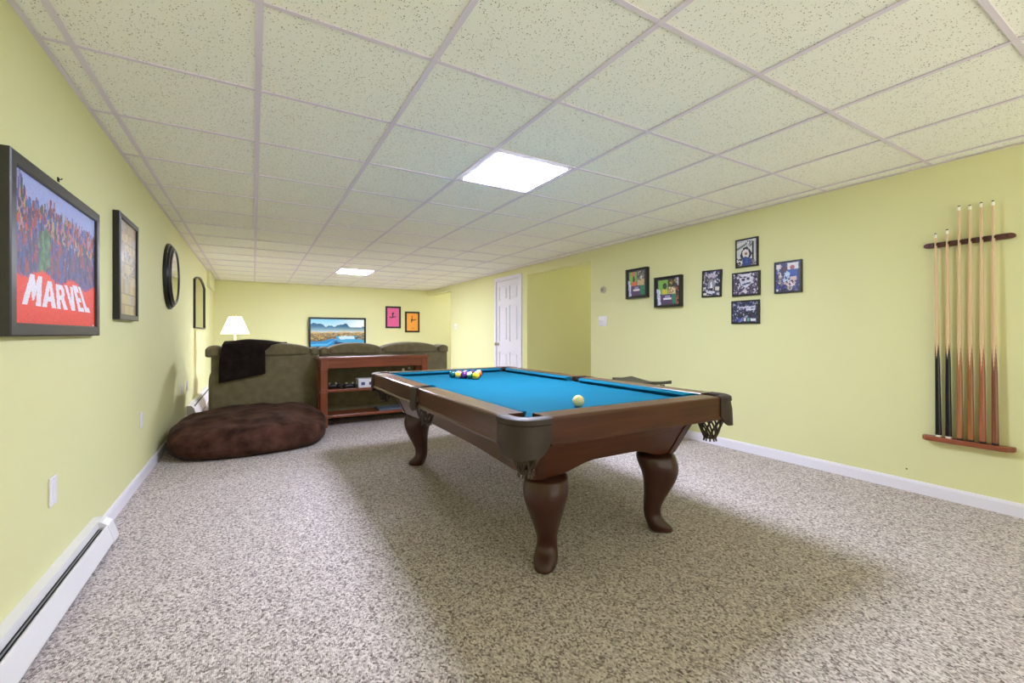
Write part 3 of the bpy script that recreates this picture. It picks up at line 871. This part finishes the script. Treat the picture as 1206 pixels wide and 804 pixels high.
for s in (-1, 1):
    rail((s*x, -y+PK), (s*x, -SP), (s, 0), (.9, .4), M['walnut_y'])
    rail((s*x, SP), (s*x, y-PK), (s, 0), (.4, .9), M['walnut_y'])

def net(bm, c, r0, z0, z1, sx=1, sy=1, n=9):
    """diamond net bag: two families of helical cords"""
    H_ = z0-z1
    def rad(q): return r0*(1.0+.12*math.sin(q*PI))*(1-.5*max(0, q-.35)/.65)
    for fam in (1, -1):
        for k in range(n):
            pts = []
            for s in range(9):
                q = s/8; an = 2*PI*k/n+fam*q*1.25; r = rad(q)
                pts.append((c[0]+r*math.cos(an)*sx, c[1]+r*math.sin(an)*sy, z0-H_*q))
            tube(bm, pts, .005, 6)
    for q in (0, 1):
        tube(bm, [(c[0]+rad(q)*math.cos(2*PI*k/20)*sx, c[1]+rad(q)*math.sin(2*PI*k/20)*sy, z0-H_*q) for k in range(20)], .005, 6, loop=True)
    # fringe tails
    for k in range(10):
        an = 2*PI*k/10; r = rad(1)
        tube(bm, [(c[0]+r*math.cos(an)*sx, c[1]+r*math.sin(an)*sy, z1), (c[0]+r*1.15*math.cos(an)*sx, c[1]+r*1.15*math.sin(an)*sy, z1-.018)], .0045, 6)

def corner_pocket(sx, sy):
    ex, ey = sx*HX, sy*HY
    def W(a, b, z): return (CX+ex-sx*a, CY+ey-sy*b, z)   # a, b measured inward from the corner
    Rr = .1
    path = [(0.0, PK), (0, .12)]
    for k in range(9):
        an = PI/2*k/8
        path.append((Rr-Rr*math.cos(an), Rr-Rr*math.sin(an)))
    path += [(.12, 0), (PK, 0)]
    # direction inward (towards pocket) at each path point
    rings = []
    N_ = len(path)
    for i, (a, b) in enumerate(path):
        ctr = Vector((Rr, Rr)); p = Vector((a, b))
        if i < 2: inn = Vector((1, 0))
        elif i >= N_-2: inn = Vector((0, 1))
        else: inn = (ctr-p).normalized()
        def Q(k, z):
            w = p+inn*k; return W(w.x, w.y, z)
        flare = 1-abs(2*i/(N_-1)-1)
        e = .003+.012*flare
        zb = .598-.012*flare
        if i in (0, N_-1): zb = .645
        if i in (1, N_-2): zb = .606
        zm = max(.67, zb+.02)
        rings.append([Q(.05, ZR-.012), Q(.05, ZR-.003), Q(.04, ZR+.001), Q(.006, ZR+.002), Q(-.006, ZR-.005), Q(-.0075, ZR-.024), Q(-.002, ZR-.029), Q(-.003-e*.5, zm), Q(-e, zb), Q(-e+.006, zb), Q(.003-e*.4, zm), Q(.006, ZR-.03)])
    bm = new(); loft(bm, rings); pk = obj('corner_pocket', bm, M['leather'], tbl, True, angle=50)
    # dark lining below the pocket mouth
    pc = W(.098, .098, 0)
    bm = new()
    rr = []
    for r, z in ((.086, ZR-.008), (.08, ZC-.03), (.07, .65), (.06, .64), (.07, ZC-.06), (.078, ZR-.012)):
        rr.append([(pc[0]+r*math.cos(2*PI*k/24), pc[1]+r*math.sin(2*PI*k/24), z) for k in range(24)])
    # keep only the outer three quarters: the mouth faces the bed
    keep = []
    for ring in rr:
        ring2 = [p for k, p in enumerate(ring) if (math.cos(2*PI*k/24)*sx+math.sin(2*PI*k/24)*sy) > -.62]
        a0 = math.atan2(sy, sx)
        ring2.sort(key=lambda p: ((math.atan2(p[1]-pc[1], p[0]-pc[0])-a0+PI) % (2*PI)))
        keep.append(ring2)
    loft(bm, [list(z) for z in zip(*keep)]); obj('pocket_lining', bm, M['pocket'], pk, True)
    bm = new(); net(bm, pc, .056, .648, .515); obj('net', bm, M['net'], pk, True)
for sx in (-1, 1):
    for sy in (-1, 1): corner_pocket(sx, sy)

def side_pocket(s):
    def W(a, b, z): return (CX+s*(HX-a), CY+b, z)        # a inward, b along
    bm = new(); w = SP-.002
    # leather saddle over the rail gap with a hanging flap
    prof = [(.10, ZR-.03), (.10, ZR-.002), (.03, ZR+.001), (-.003, ZR+.001), (-.009, ZR-.008), (-.011, ZR-.03), (-.016, .62), (-.014, .6), (-.008, .6), (-.004, .64), (.0, ZR-.034), (.01, ZR-.03)]
    rings = []
    for k in range(9):
        q = -1+2*k/8
        rings.append([W(a if a < .05 else .03+.035*abs(q)+(.0 if abs(q) < .99 else .03), q*w*(1 if z > .66 else .96), z if z > .66 else z+.012*abs(q)) for a, z in prof])
    loft(bm, rings); pk = obj('side_pocket', bm, M['leather'], tbl, True, angle=50)
    pc = W(.085, 0, 0)
    bm = new(); rr = []
    for r, z in ((.056, ZR-.006), (.056, ZC-.03), (.054, .645), (.05, .645), (.05, ZC-.03), (.052, ZR-.008)):
        rr.append([(pc[0]+s*r*math.cos(an), pc[1]+r*math.sin(an), z) for an in np.linspace(-1.75, 1.75, 19)])
    loft(bm, [list(z) for z in zip(*rr)]); obj('pocket_lining', bm, M['pocket'], pk, True)
    bm = new(); net(bm, (pc[0]+s*.012, pc[1]), .052, .648, .525); obj('net', bm, M['net'], pk, True)
for s in (-1, 1): side_pocket(s)

# cabinet: four tapering boards with arched lower edges, corner posts
IT, IB, ZB = .14, .22, .425
def cab(z): return IT+(IB-IT)*(ZF-z)/(ZF-ZB)
def board(axis, s, wm):
    half = (HX if axis == 'x' else HY)
    n = 28; rings = []
    for k in range(n+1):
        q = -1+2*k/n
        if axis == 'x':
            aq = min(1, max(0, (1-abs(q)-.24)/.5)); arch_ = .05*(aq*aq*(3-2*aq))
        else:
            aq = min(1, max(0, (1-abs(q)-.12)/.6)); arch_ = .028*(aq*aq*(3-2*aq))
        zb = ZB+arch_
        def P(z, th):
            e = half-cab(z)-.002; o = (HY if axis == 'x' else HX)-cab(z)-th
            return (CX+q*e, CY+s*o, z) if axis == 'x' else (CX+s*o, CY+q*e, z)
        rings.append([P(ZF+.02, 0), P(zb, 0), P(zb, .025), P(ZF+.02, .025)])
    bm = new(); loft(bm, rings); obj('cabinet_board', bm, wm, tbl)
board('x', -1, M['walnut_x']); board('x', 1, M['walnut_x']); board('y', -1, M['walnut_y']); board('y', 1, M['walnut_y'])
bm = new(); box(bm, CX-HX+.11, CX+HX-.11, CY-HY+.11, CY+HY-.11, ZC-.055, ZC-.031); obj('slate_frame', bm, M['walnut_x'], tbl)
for sx in (-1, 1):
    for sy in (-1, 1):
        bm = new(); rings = []
        for z in (ZF+.02, ZB-.004):
            i = cab(z)
            # chamfered corner post standing a little proud
            pts = [(i-.006, i+.06), (i-.006, i+.018), (i+.018, i-.006), (i+.06, i-.006), (i+.06, i+.03), (i+.03, i+.06)]
            rings.append([(CX+sx*(HX-a), CY+sy*(HY-b), z) for a, b in pts])
        loft(bm, rings); o = obj('corner_post', bm, M['walnut_z'], tbl)
        # cabriole leg: carved along its diagonal
        prof = [(.425, -.035, .168, .2), (.398, -.04, .171, .207), (.363, -.028, .184, .216), (.335, -.016, .1835, .208), (.313, -.0075, .1816, .197), (.264, .001, .163, .168), (.214, .004, .134, .138), (.164, .0025, .107, .112), (.13, .001, .094, .096), (.1, .001, .092, .094), (.077, .005, .098, .1), (.06, .01, .116, .108), (.044, .017, .138, .114), (.027, .022, .152, .112), (.012, .03, .157, .1), (0, .045, .152, .08)]
        ix, iy = CX+.01+sx*.315, CY-.015+sy*.845
        dx, dy = sx/math.sqrt(2), sy/math.sqrt(2)
        bm = new(); rings = []
        for z, a0, a1, w in prof:
            ring = []
            for k in range(24):
                an = 2*PI*k/24; cc, ss = math.cos(an), math.sin(an)
                e = 2.7
                ca = math.copysign(abs(cc)**(2/e), cc); sb = math.copysign(abs(ss)**(2/e), ss)
                al = (a0+a1)/2+(a1-a0)/2*ca
                # the outer side carries a soft ridge: narrower towards the front
                wb = w/2*sb*(1-.16*max(0, ca))
                ring.append((ix+dx*al-dy*wb, iy+dy*al+dx*wb, z))
            rings.append(ring)
        loft(bm, rings); lg = obj('leg', bm, M['walnut_z'], tbl, True, angle=60)
        sb_ = lg.modifiers.new('smooth', 'SUBSURF'); sb_.levels = 1; sb_.render_levels = 2

# ------------------------------------------------------------------ balls
BR = .0286
def pool_ball(name, label, pos, rgb, stripe=False, group='billiard balls racked on the pool table'):
    c = Vector((pos[0], pos[1], ZC+BR))
    t = thing(name, label, 'ball', (c.x, c.y, ZC), group)
    cm = mat('ball %d %d %d' % rgb, rgb, .08, coat=.5)
    wm = mat('ball white', (240, 234, 214), .08, coat=.5)
    rot = Matrix.Rotation(random.uniform(-.5, .5), 3, 'X') @ Matrix.Rotation(random.uniform(-.6, .6), 3, 'Y')
    def cap_bm(z0, z1, n=28):
        bm = new(); hs = np.linspace(z0, z1, 12)
        rings = []
        for h in hs:
            r = math.sqrt(max(1e-8, 1-h*h)); rings.append([c+rot@Vector((r*math.cos(2*PI*k/n), r*math.sin(2*PI*k/n), h))*BR for k in range(n)])
        loft(bm, rings, cap=abs(z0) > .98 or abs(z1) > .98); return bm
    if stripe:
        bm = new(); hs = np.sin(np.linspace(-PI/2+.02, PI/2-.02, 18)); n = 28
        loft(bm, [[c+rot@Vector((math.sqrt(1-h*h)*math.cos(2*PI*k/n), math.sqrt(1-h*h)*math.sin(2*PI*k/n), h))*BR for k in range(n)] for h in hs])
        o = obj('ball_body', bm, [wm, cm], t, True, angle=0)
        for p in o.data.polygons:
            q = rot.inverted() @ (Vector(p.center)+Vector((0, 0, -BR)))
            p.material_index = 1 if abs(q.z) < .55*BR else 0
    else:
        bm = new(); ball(bm, c, BR, 28); obj('ball_body', bm, cm, t, True, angle=0)
    return t
apex = Vector((1.486, 3.07)); ax = math.radians(88)
e1 = Vector((math.cos(ax+PI/6), math.sin(ax+PI/6)))*BR*2.02; e2 = Vector((math.cos(ax-PI/6), math.sin(ax-PI/6)))*BR*2.02
SET = {  # row, position from the left edge: (label, colour, striped)
    (0, 0): ('yellow solid ball at the near point of the racked triangle', (240, 190, 40), False),
    (1, 0): ('white ball with green stripe beside the yellow solid ball', (30, 110, 70), True),
    (1, 1): ('white ball with red stripe behind the yellow solid ball', (200, 40, 36), True),
    (2, 0): ('purple solid ball in the middle of the rack front edge', (92, 40, 120), False),
    (2, 1): ('black solid ball in the centre of the rack', (18, 18, 20), False),
    (2, 2): ('orange solid ball on the far right edge of the rack', (236, 106, 40), False),
    (3, 0): ('white ball with yellow stripe between green and purple solid balls', (232, 190, 60), True),
    (3, 1): ('white ball with purple stripe behind the purple solid ball', (110, 50, 130), True),
    (3, 2): ('maroon solid ball inside the rack', (120, 30, 40), False),
    (3, 3): ('white ball with orange stripe on the right edge of the rack', (236, 116, 50), True),
    (4, 0): ('dark teal green solid ball at the left end of the rack', (16, 84, 92), False),
    (4, 1): ('red solid ball in the back row of the rack', (206, 40, 40), False),
    (4, 2): ('white ball with blue stripe in the back row of the rack', (40, 60, 150), True),
    (4, 3): ('blue solid ball in the back row of the rack', (30, 56, 150), False),
    (4, 4): ('white ball with maroon stripe at the right end of the back row', (120, 34, 44), True),
}
for (r, k), (lab, rgb, st) in SET.items():
    p = apex+e1*(r-k)+e2*k
    pool_ball('billiard_ball', lab, p, rgb, st)
bm = new(); ball(bm, (1.352, 1.66, ZC+BR), BR, 32)
tag(obj('cue_ball', bm, mat('ivory cue ball', (242, 228, 168), .08, coat=.5), smooth=True, origin=(1.352, 1.66, ZC), angle=0), 'cream cue ball alone near the middle of the blue table', 'ball')

# ================================================================== FAR SEATING
# ---- bean bag
BX, BY, BRD = -.012, 5.0, .655
bm = new()
def bag(w, q):
    a = math.atan2(w.y-BY, w.x-BX)
    k = 1+.012*math.sin(3*a+1)+.01*math.sin(7*a)
    z = w.z
    n1 = noise.noise(Vector((w.x*3.2, w.y*3.2, w.z*4)))
    n2 = noise.noise(Vector((w.x*9, w.y*9, w.z*9+4)))
    z = max(.0, z+(.042*n1+.014*n2)*(1 if q.z > -.2 else 0))
    # plumper at the right-hand end
    z *= 1+.05*(w.x-BX)/BRD
    return (min(max(BX+(w.x-BX)*k, XL+.012), 5), BY+(w.y-BY)*k, z)
pillow(bm, BX-BRD, BX+BRD, BY-BRD, BY+BRD, -.05, .318, e=3.1, n=22, f=bag)
t = thing('bean_bag', 'large round dark brown suede bean bag on the carpet in front of the sofa', 'bean bag', (BX, BY, 0))
o = obj('cushion', bm, M['suede'], t, True, angle=0)
s = o.modifiers.new('smooth', 'SUBSURF'); s.levels = 1; s.render_levels = 1

# ---- sofa (seen from behind; it faces the television)
SY = 5.735
sofa = thing('sectional_sofa', 'long olive brown corduroy sofa seen from behind', 'sofa', (.95, SY+.45, 0))
def sect(x0, x1):
    bm = new(); box(bm, x0, x1, SY, SY+.2, .05, .84, .02, 3); obj('back_panel', bm, M['sofa'], sofa, True)
sect(-.40, .672); sect(.70, 2.335)
def head(x0, x1, zc, ze, y0=SY-.035, name='headrest'):
    bm = new()
    def f(w, q):
        c_ = 1-q.x*q.x
        z = w.z+(zc-ze)*c_*(q.z*.5+.5)-(.012 if q.z < 0 else 0)
        return (w.x, w.y+.006*math.sin(w.x*60)*(1-abs(q.z)), z)
    pillow(bm, x0, x1, y0, SY+.3, .815, ze, e=5, n=12, f=f)
    obj(name, bm, M['sofa'], sofa, True, angle=0)
head(-.455, -.30, .935, .905, name='end_roll'); head(-.315, .60, .962, .905); head(.585, .684, .905, .885, name='end_roll')
head(.69, .80, .905, .885, name='end_roll'); head(.785, 1.432, .952, .9); head(1.437, 2.2, .955, .9); head(2.19, 2.35, .915, .89, name='end_roll')
bm = new(); pillow(bm, -.44, -.2, SY+.1, SY+.95, .05, .64, e=6); obj('arm', bm, M['sofa'], sofa, True, angle=0)
bm = new(); pillow(bm, 2.1, 2.34, SY+.1, SY+.95, .05, .64, e=6); obj('arm', bm, M['sofa'], sofa, True, angle=0)
bm = new(); box(bm, -.25, 2.15, SY+.15, SY+.9, .05, .3, .02); obj('seat_base', bm, M['sofa'], sofa)
for x0, x1 in ((-.22, .66), (.69, 1.42), (1.44, 2.12)):
    bm = new(); pillow(bm, x0, x1, SY+.28, SY+.92, .28, .47, e=6); obj('seat_cushion', bm, M['sofa'], sofa, True, angle=0)
for x in (-.35, .6, .78, 2.25):
    for y in (SY+.03, SY+.8):
        bm = new(); box(bm, x, x+.06, y, y+.06, 0, .055); obj('foot', bm, M['slot'], sofa)

# ---- throw blanket over the left end of the sofa back
NX, NS = 46, 60
bm = new(); grid = []
def path(s, x):     # s = 0 on the seat side, 1 at the hem in front
    top = .962+.018*math.sin((x+.2)*9)
    pts = [(SY+.32, .80), (SY+.27, .93), (SY+.16, top+.012), (SY+.02, top+.004), (SY-.052, .93), (SY-.066, .84), (SY-.05, .70), (SY-.045, .53)]
    k = s*(len(pts)-1); i = min(int(k), len(pts)-2); fr = k-i
    fr = fr
    return (pts[i][0]*(1-fr)+pts[i+1][0]*fr, pts[i][1]*(1-fr)+pts[i+1][1]*fr)
for j in range(NS+1):
    s = j/NS; row = []
    for i in range(NX+1):
        u = i/NX
        l = -.30+.02*math.sin(s*5); r = .34-.23*min(1, max(0, (s-.35)/.35))**.7
        x = l+(r-l)*u
        y, z = path(s, x)
        hem = max(0, (s-.6)/.4)
        z += hem*(.085*u-.0)*1.0
        n1 = noise.noise(Vector((x*7, s*3, 1.3))); n2 = noise.noise(Vector((x*22, s*5, 7)))
        y -= .012+(.016*n1+.006*n2)*(.4+hem) + .012*hem*math.sin(x*38)
        z += .01*n1*(1-hem)
        row.append(bm.verts.new((x, y, z)))
    grid.append(row)
for j in range(NS):
    for i in range(NX): bm.faces.new((grid[j][i], grid[j][i+1], grid[j+1][i+1], grid[j+1][i]))
o = tag(obj('throw_blanket', bm, M['throw'], smooth=True, origin=(0, SY, .9), angle=0), 'black plush throw draped over the left part of the sofa back', 'blanket')
s = o.modifiers.new('thickness', 'SOLIDIFY'); s.thickness = .014; s.offset = 1

# ---- console table behind the sofa
KX0, KX1, KY0, KY1, KZ = .645, 1.895, 5.315, 5.655, .795
con = thing('console_table', 'reddish brown wooden console table with two shelves behind the sofa', 'console table', ((KX0+KX1)/2, (KY0+KY1)/2, 0))
bm = new(); box(bm, KX0-.012, KX1+.012, KY0-.012, KY1+.012, KZ-.03, KZ, .004); obj('top', bm, M['cherry'], con)
lw = .075
for (a, b) in ((KX0, KX0+lw), (KX1-lw, KX1)):
    for (c, e) in ((KY0, KY0+lw), (KY1-lw, KY1)):
        bm = new()
        box(bm, a, b, c, e, 0, KZ-.03, .003)
        for z, hh in ((.1, .012), (.135, .01), (.395, .012), (.43, .01), (.65, .014)):
            box(bm, a-.006, b+.006, c-.006, e+.006, z-hh/2, z+hh/2, .003)
        obj('leg', bm, M['cherry_z'], con)
bm = new()
box(bm, KX0+lw, KX1-lw, KY0+.008, KY0+.03, .67, KZ-.03); obj('apron', bm, M['cherry'], con)
bm = new(); box(bm, KX0+lw, KX1-lw, KY1-.03, KY1-.008, .67, KZ-.03); obj('apron', bm, M['cherry'], con)
for xx in (KX0+.012, KX1-.034):
    bm = new(); box(bm, xx, xx+.022, KY0+lw, KY1-lw, .67, KZ-.03); obj('apron', bm, M['cherry_y'], con)
for z in (.412, .118):
    bm = new(); box(bm, KX0+.01, KX1-.01, KY0+.012, KY1-.012, z-.015, z+.015, .004); obj('shelf', bm, M['cherry'], con)
SH, SL = .4272, .1332
# things on the shelves
def gamepad(label, x, y, rz):
    t = thing('game_controller', label, 'game controller', (x, y, SH), 'black game controllers on the console shelf')
    bm = new(); R_ = Matrix.Rotation(rz, 3, 'Z')
    def f(w, q): return Vector((x, y, SH))+R_@Vector((w.x, w.y, w.z))
    pillow(bm, -.075, .075, -.03, .045, .0005, .048, e=3, n=5, f=f)
    for s in (-1, 1): pillow(bm, s*.06-.024, s*.06+.024, -.08, .03, .0005, .05, e=2.5, n=5, f=f)
    obj('body', bm, M['blackplastic'], t, True, angle=0)
    for s in (-1, 1):
        bm = new(); c_ = Vector((x, y, SH))+R_@Vector((s*.035, .005, 0)); lathe(bm, [(0, .04), (.006, .04), (.006, .056), (.011, .058), (.011, .063), (0, .065)], c=c_, n=14); obj('thumb_stick', bm, M['pale'], t, True)
gamepad('black game controller at the left end of the console shelf', .80, 5.49, .0)
gamepad('black game controller beside the white case on the console shelf', .975, 5.42, .0)
bm = new(); tube(bm, [(1.15+.09*math.cos(k*.7)*(1-k*.01), 5.57+.04*math.sin(k*.7), SH+.006+k*.0028) for k in range(26)], .005, 6)
tag(obj('coiled_cable', bm, M['blackplastic'], smooth=True, origin=(1.15, 5.57, SH)), 'black cable coiled on the console shelf behind the white case', 'cable')
t = thing('plastic_case', 'small white case with blue squares on the console shelf', 'case', (1.18, 5.42, SH))
bm = new(); box(bm, 1.06, 1.30, 5.34, 5.5, SH+.0005, SH+.09, .006); obj('body', bm, M['whitebox'], t)
bm = new(); box(bm, 1.055, 1.305, 5.336, 5.504, SH+.09, SH+.105, .004); obj('lid', bm, M['whitebox'], t)
for xx in (1.09, 1.18):
    bm = new(); box(bm, xx, xx+.042, 5.337, 5.3402, SH+.03, SH+.066); obj('printed_square', bm, M['bluedot'], t)
t = thing('laptop', 'flat blue grey laptop on the bottom shelf of the console', 'laptop', (1.5, 5.46, SL))
bm = new(); box(bm, 1.3, 1.7, 5.35, 5.6, SL+.0005, SL+.012, .004); obj('base', bm, M['greyblue'], t)
bm = new(); box(bm, 1.3, 1.7, 5.35, 5.6, SL+.013, SL+.022, .004); obj('lid', bm, M['greyblue'], t)
for k, (xx, yy, hh, lab) in enumerate(((1.62, 5.44, .2, 'slim dark bottle with pale top, left of the pair on the console shelf'), (1.70, 5.46, .215, 'slim dark bottle with pale top, right of the pair on the console shelf'))):
    t = thing('bottle', lab, 'bottle', (xx, yy, SH), 'pale topped bottles on the console shelf')
    bm = new(); lathe(bm, [(0, .0005), (.03, .0005), (.032, .01), (.032, hh*.6), (.014, hh*.78), (.013, hh*.85), (0, hh*.85)], c=(xx, yy, SH), n=18); obj('body', bm, M['blackplastic'], t, True)
    bm = new(); lathe(bm, [(0, hh*.85), (.015, hh*.85), (.017, hh*.97), (.011, hh), (0, hh)], c=(xx, yy, SH), n=18); obj('cap', bm, M['pale'], t, True)

# ---- end table and lamp in the far left corner
LX, LY, TZ = -.235, 7.6, .62
et = thing('end_table', 'small wooden end table under the lamp, behind the sofa', 'end table', (LX, LY, 0))
bm = new(); box(bm, LX-.24, LX+.24, LY-.24, LY+.24, TZ-.03, TZ, .006); obj('top', bm, M['cherry'], et)
for a in (-.2, .2):
    for b in (-.2, .2):
        bm = new(); box(bm, LX+a-.02, LX+a+.02, LY+b-.02, LY+b+.02, 0, TZ-.03); obj('leg', bm, M['cherry_z'], et)
bm = new(); box(bm, LX-.18, LX+.18, LY-.18, LY+.18, TZ-.1, TZ-.03); obj('apron', bm, M['cherry'], et)
lp = thing('table_lamp', 'lit table lamp with white cone shade behind the left end of the sofa', 'lamp', (LX, LY, TZ))
bm = new(); lathe(bm, [(0, .0005), (.085, .0005), (.085, .015), (.03, .03), (.022, .06), (.05, .12), (.055, .18), (.03, .26), (.018, .3), (.024, .33), (.016, .36), (.012, .45), (0, .45)], c=(LX, LY, TZ), n=24); obj('base', bm, M['nickel'], lp, True)
bm = new()
rings = []
for r, z in ((.083, 1.312), (.183, 1.06), (.180, 1.06), (.08, 1.312)):
    rings.append([(LX+r*math.cos(2*PI*k/40), LY+r*math.sin(2*PI*k/40), z) for k in range(40)])
loft(bm, rings, loop=True); obj('lamp_shade', bm, M['shade'], lp, True)
bm = new()
tube(bm, [(LX+.055*math.cos(a_)*1.0, LY, 1.1+.215*math.sin(a_)) for a_ in np.linspace(-.05, PI+.05, 20)], .003)
lathe(bm, [(0, 1.31), (.006, 1.31), (.011, 1.325), (.006, 1.338), (.008, 1.345), (0, 1.352)], c=(LX, LY, 0), n=12)
for k in range(3): tube(bm, [(LX, LY, 1.312), (LX+.081*math.cos(k*2.1), LY+.081*math.sin(k*2.1), 1.309)], .002)
obj('harp', bm, M['gold'], lp, True)
bm = new(); lathe(bm, [(0, 1.07), (.014, 1.07), (.015, 1.11), (.03, 1.15), (.03, 1.175), (.018, 1.2), (0, 1.205)], c=(LX, LY, 0), n=16); obj('bulb', bm, emit_mat('lit bulb', (255, 238, 212), 40), lp, True)

# ---- saddle stool behind the pool table
st = thing('bar_stool', 'black saddle stool between pool table and right wall', 'stool', (3.2, 2.99, 0))
SX, SYY, SZ = 3.2, 2.99, .612
bm = new()
n = 16; rings = []
for k in range(n+1):
    q = -1+2*k/n
    y = SYY+q*.245; z = SZ-.012+.03*abs(q)**1.6; w = .15-.012*abs(q)**4
    rings.append([(SX-w, y, z-.03), (SX-w, y, z-.002), (SX-w*.9, y, z), (SX, y, z-.008), (SX+w*.9, y, z), (SX+w, y, z-.002), (SX+w, y, z-.03)])
loft(bm, rings); obj('seat', bm, M['seatpad'], st, True, angle=40)
for a in (-1, 1):
    for b in (-1, 1):
        bm = new()
        loft(bm, [[(SX+a*.1+i*.016, SYY+b*.17+j*.016, SZ-.03) for i, j in ((-1, -1), (1, -1), (1, 1), (-1, 1))],
                  [(SX+a*.17+i*.016, SYY+b*.22+j*.016, 0) for i, j in ((-1, -1), (1, -1), (1, 1), (-1, 1))]])
        obj('leg', bm, M['stool'], st)
for b in (-1, 1):
    bm = new(); box(bm, SX-.14, SX+.14, SYY+b*.205-.01, SYY+b*.205+.01, .17, .2); obj('stretcher', bm, M['stool'], st)
for a in (-1, 1):
    bm = new(); box(bm, SX+a*.138-.01, SX+a*.138+.01, SYY-.19, SYY+.19, .26, .29); obj('stretcher', bm, M['stool'], st)

# ================================================================== LIGHT, CAMERA
w = bpy.data.worlds.new('room world'); scene.world = w; w.use_nodes = True
# added world fill enters the ends left open: bright from below, dim above
_n, _l = w.node_tree.nodes, w.node_tree.links
_tc = _n.new('ShaderNodeTexCoord'); _sp = _n.new('ShaderNodeSeparateXYZ'); _l.new(_tc.outputs['Generated'], _sp.inputs[0])
_mr = _n.new('ShaderNodeMapRange'); _mr.inputs[1].default_value = -.45; _mr.inputs[2].default_value = .35
_l.new(_sp.outputs[2], _mr.inputs[0])
_rp = _n.new('ShaderNodeValToRGB'); _l.new(_mr.outputs[0], _rp.inputs[0])
_rp.color_ramp.elements[0].color = (1, .99, .84, 1); _rp.color_ramp.elements[1].color = (.02, .019, .014, 1)
_l.new(_rp.outputs[0], _n['Background'].inputs[0])
_n['Background'].inputs[1].default_value = 5.4
scene.cycles.max_bounces = 16; scene.cycles.diffuse_bounces = 10

cam = bpy.data.cameras.new('camera'); co = bpy.data.objects.new('camera', cam); COL.objects.link(co)
co.location = (0, 0, EYE); co.rotation_euler = (PI/2, 0, -.533)
cam.sensor_fit = 'HORIZONTAL'; cam.sensor_width = 36; cam.lens = 36*515.6/1206
cam.shift_x = 0; cam.shift_y = -8.8/1206; cam.clip_start = .02
scene.camera = co
scene.view_settings.view_transform = 'Standard'; scene.view_settings.look = 'None'
scene.view_settings.gamma = 1; scene.view_settings.use_curve_mapping = False
scene.view_settings.exposure = 0
